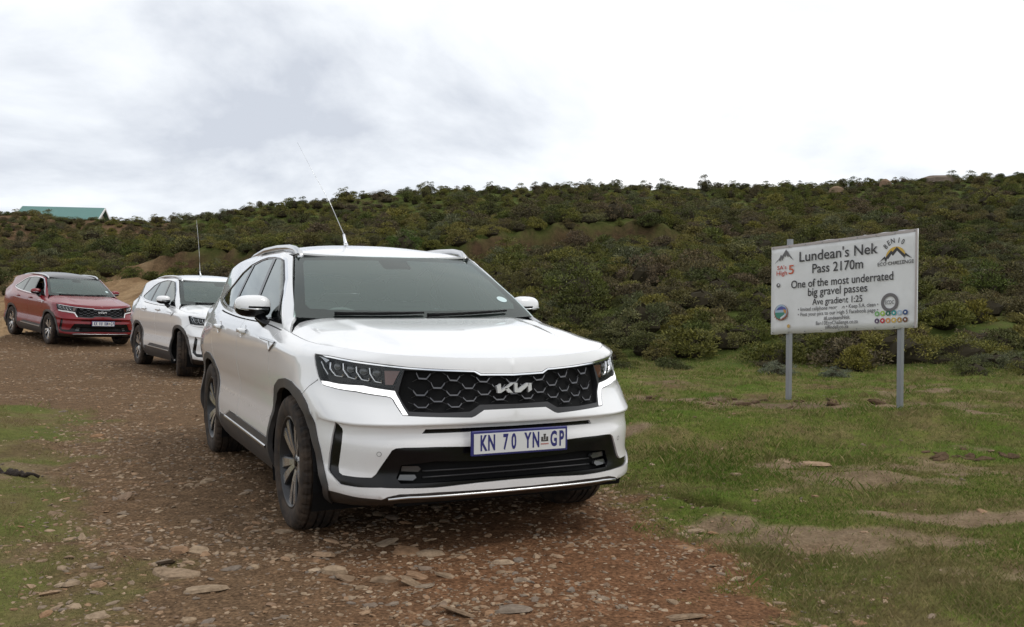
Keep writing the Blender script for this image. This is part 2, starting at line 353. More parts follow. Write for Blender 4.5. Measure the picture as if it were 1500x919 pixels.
while len(cand) < 4200:
    y = 3.3 + (r.random() ** 1.5) * 22; x = r.uniform(-.6 * y - 1, .45 * y + .6)
    rdv = road_d(np.array([x]), np.array([y]))[0] + .5 * fbm(np.array([x * 1.2]), np.array([y * 1.2]), 3, 61)[0]
    cl_ = fbm(np.array([x * 1.0]), np.array([y * 1.0]), 3, 15)[0]
    keep = .95 * sst(-.5, .15, rdv) if rdv < .3 else .16 + 3.0 * max(0, cl_ + .08)
    if x > -.5 and y < 7: keep *= .65
    if y < 11 and x < RD_L[0, 0] - .3 and rdv < -.2: keep = .05
    if rdv < -.5: keep = .035 if y < 16 else 0
    if r.random() > keep: continue
    s_ = .008 + .024 * r.random() ** 3.0 + (.034 * r.random() if r.random() < .045 else 0)
    cand.append((x, y, s_ * (1 + .02 * y), None))
cand.sort(key=lambda c: -c[2] / c[1])
big = cand[:300 - len(STN)]; rest = cand[300 - len(STN):]
kinds = {0: 'flat tan', 1: 'angular brown', 2: 'rounded grey brown'}
hs = height(np.array([c[0] for c in STN + big]), np.array([c[1] for c in STN + big]))
for i, (x, y, s_, lb) in enumerate(STN + big):
    o = bpy.data.objects.new('stone', SM[(i * 5) % 9]); COL.objects.link(o)
    fl = r.uniform(.35, .75) if s_ < .07 else r.uniform(.22, .4)
    if lb and 'flat' in lb or lb and 'slab' in lb: fl = .34
    if lb and 'upright' in lb: fl = .9
    o.location = (x, y, hs[i] - s_ * fl * .04); o.scale = (s_, s_ * r.uniform(.75, 1.15), s_ * fl); o.rotation_euler = (r.normal() * .16, r.normal() * .16, r.uniform(0, 6.28) if not lb else r.uniform(-.5, .5))
    tag(o, lb or 'loose brown stone lying among the scatter of gravel road stones', 'stone', 'loose stones on the gravel road')
for k in range(26):
    x = .75 + 3.55 * k / 25 + r.normal() * .06; y = 11.25 + .35 * math.sin(k * 2.1) - .12 * (x - 2); s_ = r.uniform(.035, .10); o = bpy.data.objects.new('clod', CM[k % 9]); COL.objects.link(o)
    o.location = (x, y, gh(x, y)); o.scale = (s_ * 1.3, s_, s_ * r.uniform(.5, .8)); o.rotation_euler = (r.normal() * .2, r.normal() * .2, r.uniform(0, 6.28)); tag(o, 'brown clod in the strip of rubble in front of the sign posts', 'clod', 'rubble in front of the sign')
for k in range(16):
    a = r.uniform(0, 6.28); q = math.sqrt(r.random()); x = 3.62 + .36 * q * math.cos(a); y = 7.55 + .22 * q * math.sin(a); s_ = r.uniform(.025, .06); o = bpy.data.objects.new('clod', CM[(k * 2) % 9]); COL.objects.link(o)
    o.location = (x, y, gh(x, y)); o.scale = (s_ * 1.2, s_, s_ * r.uniform(.4, .7)); o.rotation_euler = (r.normal() * .2, r.normal() * .2, r.uniform(0, 6.28)); tag(o, 'dark clod in the small heap on the grass right of the flat rock', 'clod', 'heap of clods in the grass')
mb = MB(); lx, ly = px_ground(18, 707); lzv = gh(lx, ly)
rl = np.random.default_rng(2); mb.tube([(lx - .42 + .62 * u, ly + .05 * math.sin(5 * u) + .006 * rl.normal(), lzv + .006 + .008 * rl.normal()) for u in np.linspace(0, 1, 26)], [float(max(.008, .034 * (1 - .75 * u ** 3) * (1 + .22 * rl.normal()))) for u in np.linspace(0, 1, 26)], 9)
def _bark(m, n, l, b):
    tc = n.new('ShaderNodeTexCoord'); t = nz(n, l, 60, 5, .7, tc.outputs['Object']); l.new(ramp(n, l, t.outputs['Fac'], [(.3, (.012, .008, .006)), (.7, (.05, .034, .024))]).outputs[0], b.inputs['Base Color']); bump(n, l, b, t.outputs['Fac'], .8, .02)
tag(mb.build('log', mat('dark_bark', (.03, .02, .015), .95, build=_bark), None, True), 'dark weathered log lying in the grass at the left edge', 'log')
# the rest of the gravel: chips nobody could count
r2 = np.random.default_rng(5); chips = list(rest)
CH = []
while len(CH) < 20000:
    k = 20000; y = 3.2 + (r2.random(k) ** 1.35) * 24; x = r2.uniform(-1, 1, k) * (.56 * y + .6)
    d = road_d(x, y) + .9 * fbm(x * .9, y * .9, 4, 3); cl_ = fbm(x * 1.0, y * 1.0, 3, 15)
    ok = r2.random(k) < np.where(d > 0, .22 + 3.4 * np.clip(cl_ + .08, 0, 1), np.where(d > -.35, .35, .012))
    for a, b_ in zip(x[ok], y[ok]): CH.append((a, b_, (.0038 + .014 * r2.random() ** 2.0) * (1 + .045 * b_)))
chips = [(c[0], c[1], c[2]) for c in chips] + CH[:20000]
C = np.array(chips); zc_ = height(C[:, 0], C[:, 1]); Vl = []; Fl = []; base = 0
lows = [stone_mesh(100 + k, 5) for k in range(6)]
for k in range(6):
    v_, f_ = lows[k]; sel = C[k::6]; zz = zc_[k::6]; n_ = len(sel)
    v_ = v_[5:]                                    # drop the buried ring
    a = r2.uniform(0, 6.28, n_); s_ = sel[:, 2]; fl = r2.uniform(.3, .8, n_); tl = r2.normal(0, .18, (n_, 2))
    P = v_[None] * np.stack([s_, s_ * r2.uniform(.7, 1.2, n_), s_ * fl], 1)[:, None]
    P[:, :, 2] += P[:, :, 0] * tl[:, :1] + P[:, :, 1] * tl[:, 1:]
    x_ = P[:, :, 0] * np.cos(a)[:, None] - P[:, :, 1] * np.sin(a)[:, None]; y_ = P[:, :, 0] * np.sin(a)[:, None] + P[:, :, 1] * np.cos(a)[:, None]
    P = np.stack([x_ + sel[:, :1], y_ + sel[:, 1:2], P[:, :, 2] + zz[:, None] - (s_ * fl * .12)[:, None]], 2)
    tri = []
    for q in range(2):
        for i in range(5): A_, B_, C_, D_ = q * 5 + i, q * 5 + (i + 1) % 5, (q + 1) * 5 + (i + 1) % 5, (q + 1) * 5 + i; tri += [(A_, B_, C_), (A_, C_, D_)]
    tri += [(10, 11, 12), (10, 12, 13), (10, 13, 14)]
    tri = np.array(tri); Fl.append((tri[None] + (np.arange(n_) * 15)[:, None, None] + base).reshape(-1, 3)); Vl.append(P.reshape(-1, 3)); base += n_ * 15
gravel = link(big_mesh('gravel', np.concatenate(Vl), np.concatenate(Fl), M_STN), 'gravel'); tag(gravel, 'fine brown gravel and stone chips strewn over the road', 'gravel', kind='stuff')

# ------------------------------------------------------------------ grass
def _grass(m, n, l, b):
    geo = n.new('ShaderNodeNewGeometry'); c = ramp(n, l, geo.outputs['Random Per Island'], [(0, (.075, .130, .018)), (.35, (.110, .165, .028)), (.6, (.160, .180, .042)), (.82, (.25, .21, .085)), (1, (.38, .30, .15))]).outputs[0]
    t = nz(n, l, .9, 4, .6, geo.outputs['Position'])
    spx = n.new('ShaderNodeSeparateXYZ'); l.new(geo.outputs['Position'], spx.inputs[0])
    f_ = mth(n, l, 'ADD', t.outputs['Fac'], mth(n, l, 'MULTIPLY', mth(n, l, 'LESS_THAN', spx.outputs[0], -1.0), .20))
    near = n.new('ShaderNodeMapRange'); l.new(spx.outputs[1], near.inputs[0]); near.inputs[1].default_value = 5.2; near.inputs[2].default_value = 4.0; near.inputs[3].default_value = 0; near.inputs[4].default_value = .10
    f_ = mth(n, l, 'ADD', f_, near.outputs[0])
    dry = ramp(n, l, f_, [(.48, 0.0), (.70, .85)]).outputs[0]
    c = mixc(n, l, dry, c, (.235, .185, .09)); l.new(c, b.inputs['Base Color'])
    b.inputs['Subsurface Weight'].default_value = 0
M_GRS = mat('grass_blade', (.1, .12, .03), .8, spec=.1, build=_grass)
def make_grass():
    r = np.random.default_rng(9); XS = []; 
    for (ya, yb, cnt) in ((3.2, 5, 85000), (5, 7.5, 95000), (7.5, 11, 90000), (11, 20, 90000)):
        y = r.uniform(ya, yb, cnt * 2); x = r.uniform(-.60, .60, cnt * 2) * y
        rd, br, sn, le, hi = masks(x, y)
        dens = (1 - rd) * (1 - .93 * br) * (.25 + 1.4 * np.clip(.5 + fbm(x * 1.7, y * 1.7, 3, 71) * 1.6, 0, 1))
        dens = dens * np.where((x < -1) & (y < 12), .8, 1.0)
        ok = r.random(cnt * 2) < dens; XS.append(np.stack([x[ok], y[ok]], 1))
    P = np.concatenate(XS)
    # tussocks: taller tufts that stand out of the turf
    ty = 3.6 + 15 * r.random(5200) ** .75; tx = r.uniform(-.56, .56, 5200) * ty; rd, br, sn, le, hi = masks(tx, ty)
    ok = r.random(5200) < (1 - rd) * (1 - .7 * br) * np.where((tx < -1) & (ty < 11.5), .12, np.clip(.15 + fbm(tx * .55, ty * .55, 3, 123) * 3.2, 0, 1)); tx, ty = tx[ok], ty[ok]
    nb = 22; sz = .35 + r.random(len(tx)) ** 2; TP = np.repeat(np.stack([tx, ty], 1), nb, 0) + r.normal(0, 1, (len(tx) * nb, 2)) * np.repeat(.020 + .022 * sz, nb)[:, None] * (1 + .03 * np.repeat(ty, nb))[:, None]; th = np.repeat(.022 + .034 * sz, nb) * (.5 + .7 * r.random(len(tx) * nb))
    nt0 = len(P); P = np.concatenate([P, TP]); n = len(P); z = height(P[:, 0], P[:, 1])
    tall = fbm(P[:, 0] * 1.5, P[:, 1] * 1.5, 4, 91)
    left = (P[:, 0] < -1)
    h = (.008 + .013 * r.random(n) + .09 * np.clip(tall - .03, 0, 1) * r.random(n)) * np.where(left, .5, 1.0) * (1 + .04 * P[:, 1]); h *= np.where(r.random(n) < .004, 1.8, 1); h[nt0:] = th * (1 + .02 * P[nt0:, 1])
    wd = np.minimum((.0006 + .0005 * r.random(n)) * (1 + .17 * P[:, 1]), h * np.where(np.arange(n) < nt0, .16, .045)); a = r.uniform(0, 6.28, n); ln = r.uniform(.2, 1.1, n) * h; b = r.uniform(0, 6.28, n)
    dx, dy = np.cos(a) * wd, np.sin(a) * wd; lx, ly = np.cos(b) * ln, np.sin(b) * ln
    z = z - .004
    v0 = np.stack([P[:, 0] - dx, P[:, 1] - dy, z], 1); v1 = np.stack([P[:, 0] + dx, P[:, 1] + dy, z], 1); m0 = np.stack([P[:, 0] + lx * .4 + dx * .7, P[:, 1] + ly * .4 + dy * .7, z + h * .62], 1); m1 = np.stack([P[:, 0] + lx, P[:, 1] + ly, z + h], 1)
    V = np.stack([v0, v1, m0, m1], 1).reshape(-1, 3); i = np.arange(n)[:, None] * 4; F = np.concatenate([i + [0, 1, 2], i + [0, 2, 3]]); return V, F
gv_, gf_ = make_grass()
grass = link(big_mesh('grass', gv_, gf_, M_GRS), 'grass'); tag(grass, 'short grazed grass, green and straw coloured, beside the road', 'grass', kind='stuff')

# ------------------------------------------------------------------ car materials
def paint(name, col, dirt=(.24, .175, .12), coat=1.0):
    def bld(m, n, l, b):
        tc = n.new('ShaderNodeTexCoord'); sp = n.new('ShaderNodeSeparateXYZ'); l.new(tc.outputs['Object'], sp.inputs[0])
        a = nz(n, l, 3.0, 5, .6, tc.outputs['Object']); f = nz(n, l, 90, 3, .6, tc.outputs['Object'])
        h = mth(n, l, 'MULTIPLY_ADD', sp.outputs['Z'], -1.9, ); h.node.inputs[2].default_value = 1.35
        h = mth(n, l, 'MULTIPLY', mth(n, l, 'MAXIMUM', h, 0.0), a.outputs['Fac'], True)
        spk = ramp(n, l, f.outputs['Fac'], [(.60, 0.0), (.74, 1.0)])
        d = mth(n, l, 'MULTIPLY_ADD', h, .62); l.new(mth(n, l, 'MULTIPLY', spk.outputs[0], mth(n, l, 'MULTIPLY', h, .5)), d.node.inputs[2])
        d = mth(n, l, 'MINIMUM', d, .8)
        l.new(mixc(n, l, d, col, dirt), b.inputs['Base Color'])
        l.new(mth(n, l, 'MULTIPLY_ADD', d, .6, ), b.inputs['Roughness']); b.inputs['Roughness'].links[0].from_node.inputs[2].default_value = .22
        l.new(mth(n, l, 'SUBTRACT', coat, mth(n, l, 'MULTIPLY', d, 1.3), True), b.inputs['Coat Weight'])
        # beads of rain
        r = n.new('ShaderNodeTexVoronoi'); r.inputs['Scale'].default_value = 160; l.new(tc.outputs['Object'], r.inputs['Vector'])
        rr = ramp(n, l, r.outputs['Distance'], [(.0, 1.0), (.16, 0.0)])
        u = n.new('ShaderNodeBump'); u.inputs['Strength'].default_value = .10; u.inputs['Distance'].default_value = .002; l.new(rr.outputs[0], u.inputs['Height'])
        l.new(u.outputs[0], b.inputs['Coat Normal'])
    return mat(name, col, .25, 0, .5, 1.0, .03, build=bld)
def glassm(name, tint, extra=.0, rough=.0, k=1.7, haze=0):
    if name in MATS: return MATS[name]
    m = bpy.data.materials.new(name); m.use_nodes = True; n = m.node_tree.nodes; l = m.node_tree.links; n.clear()
    o = n.new('ShaderNodeOutputMaterial'); mx = n.new('ShaderNodeMixShader'); t = n.new('ShaderNodeBsdfTransparent'); g = n.new('ShaderNodeBsdfGlossy')
    t.inputs[0].default_value = (*tint, 1); g.inputs['Roughness'].default_value = rough; g.inputs[0].default_value = (.95, 1, .98, 1)
    f = n.new('ShaderNodeFresnel'); f.inputs[0].default_value = 1.52
    q = mth(n, l, 'MULTIPLY_ADD', f.outputs[0], k); q.node.inputs[2].default_value = extra; q.node.use_clamp = True
    tr = t.outputs[0]
    if haze:       # rain film and dust, with a teal veil of cabin light painted in
        df = n.new('ShaderNodeBsdfDiffuse'); df.inputs[0].default_value = (.46, .66, .60, 1); m2 = n.new('ShaderNodeMixShader'); m2.inputs[0].default_value = haze; l.new(tr, m2.inputs[1]); l.new(df.outputs[0], m2.inputs[2]); tr = m2.outputs[0]
    l.new(q, mx.inputs[0]); l.new(tr, mx.inputs[1]); l.new(g.outputs[0], mx.inputs[2]); l.new(mx.outputs[0], o.inputs[0])
    MATS[name] = m; return m
def plastic(name, col, rough, dirt):
    def bld(m, n, l, b):
        tc = n.new('ShaderNodeTexCoord'); a = nz(n, l, 7, 5, .65, tc.outputs['Object'])
        r = ramp(n, l, a.outputs['Fac'], [(.35, 0.0), (.75, dirt)])
        l.new(mixc(n, l, r.outputs[0], col, (.17, .115, .08)), b.inputs['Base Color'])
    return mat(name, col, rough, build=bld)
M_WHITE = paint('white_paint', (.84, .845, .85)); M_RED = paint('red_paint', (.185, .002, .007), (.10, .02, .018), .22)
M_BLK = mat('gloss_black', (.004, .004, .005), .2, spec=.35); M_SAT = mat('satin_black', (.022, .022, .024), .38)
M_PLA = plastic('grey_cladding', (.038, .038, .039), .55, .30); M_VAL = plastic('dusty_valance', (.022, .020, .019), .65, .4)
M_DARK = mat('interior_dark', (.006, .006, .0065), .8, spec=.2); M_TRIM = mat('seat_fabric', (.16, .165, .165), .85); M_DASH = mat('dashboard_black', (.15, .16, .16), .6)
M_HEAD = mat('headliner', (.35, .34, .33), .9)
M_CHR = mat('chrome', (.86, .87, .88), .10, 1); M_SIL = mat('satin_silver', (.62, .63, .64), .28, 1); M_TICK = mat('grille_tick', (.13, .13, .137), .30, .8)
M_DRL = mat('daytime_light_white', (.9, .9, .9), .2, emit=.9); M_DRLO = mat('daytime_light_off', (.80, .80, .80), .2)
M_AMB = mat('amber_reflector', (.16, .055, .035), .2, coat=1)
M_GLS = glassm('windscreen_glass', (.78, .91, .87), .0, k=1.1, haze=.10); M_GLB = glassm('windscreen_edge_glass', (.78, .91, .87), .0, k=1.1); M_TNT = glassm('privacy_glass', (.10, .11, .115), .03, k=1.15); M_SID = glassm('side_glass', (.34, .37, .37), .02, k=1.15); M_LENS = glassm('lamp_lens', (.92, .93, .94), .0, k=.45)
M_FRIT = mat('frit_black', (.02, .02, .022), .5)
def _tyre(m, n, l, b):
    tc = n.new('ShaderNodeTexCoord'); a = nz(n, l, 9, 6, .65, tc.outputs['Object'])
    r = ramp(n, l, a.outputs['Fac'], [(.36, .05), (.68, .80)])
    l.new(mixc(n, l, r.outputs[0], (.018, .017, .017), (.105, .074, .052)), b.inputs['Base Color'])
M_TYR = mat('dusty_tyre', (.02, .02, .02), .85, spec=.25, build=_tyre)
def _rim(m, n, l, b):
    tc = n.new('ShaderNodeTexCoord'); a = nz(n, l, 14, 5, .6, tc.outputs['Object'])
    r = ramp(n, l, a.outputs['Fac'], [(.45, .0), (.8, .5)])
    l.new(mixc(n, l, r.outputs[0], (.68, .68, .68), (.22, .16, .11)), b.inputs['Base Color'])
    l.new(mixc(n, l, r.outputs[0], (.24, .24, .24), (.7, .7, .7)), b.inputs['Roughness'])
M_RIM = mat('machined_alloy', (.6, .6, .6), .25, .9, build=_rim); M_RIMD = mat('dark_alloy', (.035, .035, .037), .35, .4)
M_DISC = mat('brake_disc', (.22, .21, .2), .4, .8)
M_PLT = mat('plate_white', (.66, .67, .66), .45); M_PBL = mat('plate_blue', (.02, .022, .15), .45)

# ------------------------------------------------------------------ car surfaces
def pslopes(X,Y):
    # X (n,), Y (...,n) monotone cubic slopes
    h=np.diff(X); d=np.diff(Y,axis=-1)/h
    m=np.zeros_like(Y)
    w1=2*h[1:]+h[:-1]; w2=h[1:]+2*h[:-1]
    a,b=d[...,:-1],d[...,1:]
    ok=(a*b)>0
    with np.errstate(divide='ignore',invalid='ignore'):
        hm=(w1+w2)/(w1/np.where(ok,a,1)+w2/np.where(ok,b,1))
    m[...,1:-1]=np.where(ok,hm,0)
    m[...,0]=d[...,0]; m[...,-1]=d[...,-1]
    return m
def pch(X,Y,x):
    """Y (...,n) ; x scalar array (N,) broadcasting: Y (n,) -> (N,);  Y (N,n) -> (N,)"""
    X=np.asarray(X,float);Y=np.asarray(Y,float);x=np.clip(np.asarray(x,float),X[0],X[-1])
    m=pslopes(X,Y)
    i=np.clip(np.searchsorted(X,x,side='right')-1,0,len(X)-2)
    h=X[i+1]-X[i]; s=(x-X[i])/h
    if Y.ndim==1: y0,y1,m0,m1=Y[i],Y[i+1],m[i],m[i+1]
    else:
        r=np.arange(len(x)); y0,y1,m0,m1=Y[r,i],Y[r,i+1],m[r,i],m[r,i+1]
    return (1+2*s)*(1-s)**2*y0+s*(1-s)**2*h*m0+s*s*(3-2*s)*y1+s*s*(s-1)*h*m1
YB=[0,.25,.45,.62,.75,.84,.895,.922,.935]
ROWS=[ # w, x, y, z
(.18,[.70,.70,.69,.67,.63,.58,.50,.40,.22],[0,.24,.43,.59,.70,.78,.83,.85,.86],[.225]*5+[.23,.23,.22,.22]),
(.27,[.885,.88,.865,.825,.765,.69,.585,.45,.2],[0,.25,.45,.61,.73,.82,.875,.90,.915],[.275]*5+[.28,.295,.305,.31]),
(.305,[.955,.95,.935,.89,.82,.735,.63,.48,.2],[0,.25,.45,.62,.745,.835,.89,.92,.93],[.305]*4+[.31,.325,.34,.35,.35]),
(.345,[.957,.952,.935,.888,.818,.735,.63,.48,.2],[0,.25,.45,.62,.745,.835,.892,.922,.934],[.345]*4+[.35,.365,.38,.39,.39]),
(.44,[.955,.948,.925,.875,.80,.71,.605,.47,.2],[0,.25,.45,.62,.745,.83,.885,.917,.93],[.44]*4+[.442,.45,.46,.47,.47]),
(.545,[.955,.948,.93,.885,.81,.72,.61,.47,.2],[0,.25,.45,.62,.745,.832,.887,.918,.93],[.545]*5+[.55,.55,.555,.555]),
(.615,[.938,.932,.908,.865,.795,.71,.605,.47,.2],[0,.25,.45,.62,.745,.83,.885,.917,.93],[.615]*5+[.62,.625,.63,.63]),
(.643,[.942,.936,.912,.869,.80,.716,.61,.472,.2],[0,.25,.45,.62,.745,.832,.888,.919,.931],[.643]*5+[.65,.66,.67,.675]),
(.658,[.975,.967,.940,.893,.818,.725,.615,.475,.2],[0,.25,.45,.62,.75,.84,.893,.922,.932],[.658]*5+[.664,.675,.685,.69]),
(.70,[.975,.962,.915,.845,.775,.69,.60,.47,.2],[0,.25,.45,.62,.74,.83,.89,.92,.935],[.70]*4+[.705,.715,.73,.745,.75]),
(.80,[.955,.928,.868,.79,.715,.64,.555,.43,.2],[0,.25,.45,.62,.735,.81,.865,.905,.93],[.80]*3+[.803,.81,.82,.84,.86,.87]),
(.885,[.935,.91,.86,.79,.715,.63,.535,.40,.2],[0,.25,.43,.60,.71,.79,.845,.89,.918],[.885,.905,.922,.94,.955,.967,.975,.973,.97]),
(.93,[.932,.905,.853,.78,.70,.61,.51,.375,.18],[0,.25,.43,.60,.70,.772,.825,.868,.893],[.93,.94,.952,.966,.98,.99,.999,1.0,1.008]),
(.968,[.912,.89,.84,.765,.68,.585,.48,.34,.1],[0,.25,.43,.59,.68,.75,.797,.828,.845],[.968,.972,.98,.99,1.0,1.01,1.017,1.022,1.035]),
]
SX=[-.2,-.8,-1.6,-2.4,-3.0,-3.45]
SY=[.86,.915,.93,.938,.935,.920,.908,.909,.912,.925,.94,.938,.915]
SZ=[.22,.31,.35,.39,.47,.555,.63,.67,.69,.75,.87,.98,1.05]
TOP=[(-.2,.85,1.06),(-.8,.862,1.112),(-1.6,.868,1.13),(-2.4,.85,1.16),(-3.0,.805,1.21),(-3.45,.735,1.28),(-3.66,.66,1.30),(-3.74,.5,1.30),(-3.76,0,1.30)]
def build_net():
    W=np.array([r[0] for r in ROWS]); net=[]
    for k,(w,x,y,z) in enumerate(ROWS):
        dx=[0,0,0,.006,.02,.036,.048,.045,0];dy=[0,0,0,0,.003,.008,.010,.007,0]
        pts=[(a-p,b-q,c) for a,b,c,p,q in zip(x,y,z,dx,dy)]
        if k<len(ROWS)-1:
            for x_ in SX:
                yy,zz=SY[k],SZ[k]
                if x_<-3.1: yy-=.03
                if k>=11 and x_<-2.9: yy-=.015*(k-10)+(.02*(k-10) if x_<-3.1 else 0)
                if k>=11: zz+= (0.06 if k==12 else .03)*max(0,(-x_-1.2)/1.8)**1.5
                if k==12 and x_>-.5: yy-=.012; zz-=.015
                pts.append((x_,yy,zz))
            pts+= [(-3.68,SY[k]-.1,pts[-1][2]),(-3.80,.6,pts[-1][2]),(-3.84,0,pts[-1][2])]
        else: pts+=TOP
        net.append(pts)
    net=np.array(net,float)
    ref=net[5]; t=np.concatenate([[0],np.cumsum(np.linalg.norm(np.diff(ref,axis=0),axis=1))])
    return W,t,net
BW,BT,BNET=build_net()
def band(t,w):
    t=np.atleast_1d(np.asarray(t,float)); w=np.atleast_1d(np.asarray(w,float))
    out=np.empty((len(t),3))
    for c in range(3):
        rows=np.stack([pch(BT,BNET[k,:,c],t) for k in range(len(BW))],1)
        out[:,c]=pch(BW,rows,w)
    return out
def bandn(t,w,e=2e-3):
    a=band(np.asarray(t)+e,w)-band(np.asarray(t)-e,w); b=band(t,np.asarray(w)+e)-band(t,np.asarray(w)-e)
    n=np.cross(a,b); n/=np.linalg.norm(n,axis=1,keepdims=True)+1e-12
    return n   # sign checked by caller
TOPC=BNET[-1]
def ztop(x): return np.interp(-np.asarray(x),-TOPC[9:,0],TOPC[9:,2])
def g_zb(x): return pch(-TOPC[8:16,0],TOPC[8:16,2],-np.asarray(x,float))
def g_yb(x): return pch(-TOPC[8:16,0],TOPC[8:16,1],-np.asarray(x,float))
def xw(z): return -.41+(np.asarray(z)-1.148)/(1.535-1.148)*(-1.10+.41)
def G(x,z):
    x=np.asarray(x,float);z=np.asarray(z,float)
    s=z-g_zb(x); y=g_yb(x)-.37*s-.13*s*s
    d=np.clip(1-(xw(z)-x)/.13,0,1.6); y=y-.05*d*d*(np.clip(s/.075,0,1)**2*(3-2*np.clip(s/.075,0,1)))
    top=np.clip((z-1.53)/.05,0,2); y=y-.035*top**2
    return y
HX=[-.4,-.25,-.1,.2,.5,.8,.912]; HZ=[1.148,1.138,1.122,1.092,1.05,.997,.968]
def H(x,y):
    x=np.asarray(x,float);y=np.abs(np.asarray(y,float))
    zc=pch(HX,HZ,x)
    hc=BNET[-1][:10][::-1]
    ye=np.maximum(pch(hc[:,0],hc[:,1],x),1e-3); ze=pch(hc[:,0],hc[:,2],x)
    r=np.clip(y/ye,0,1.05)
    p=2.4+6.6*np.clip((.6-x)/.8,0,1)**1.3
    z=zc+(ze-zc)*r**p
    return z

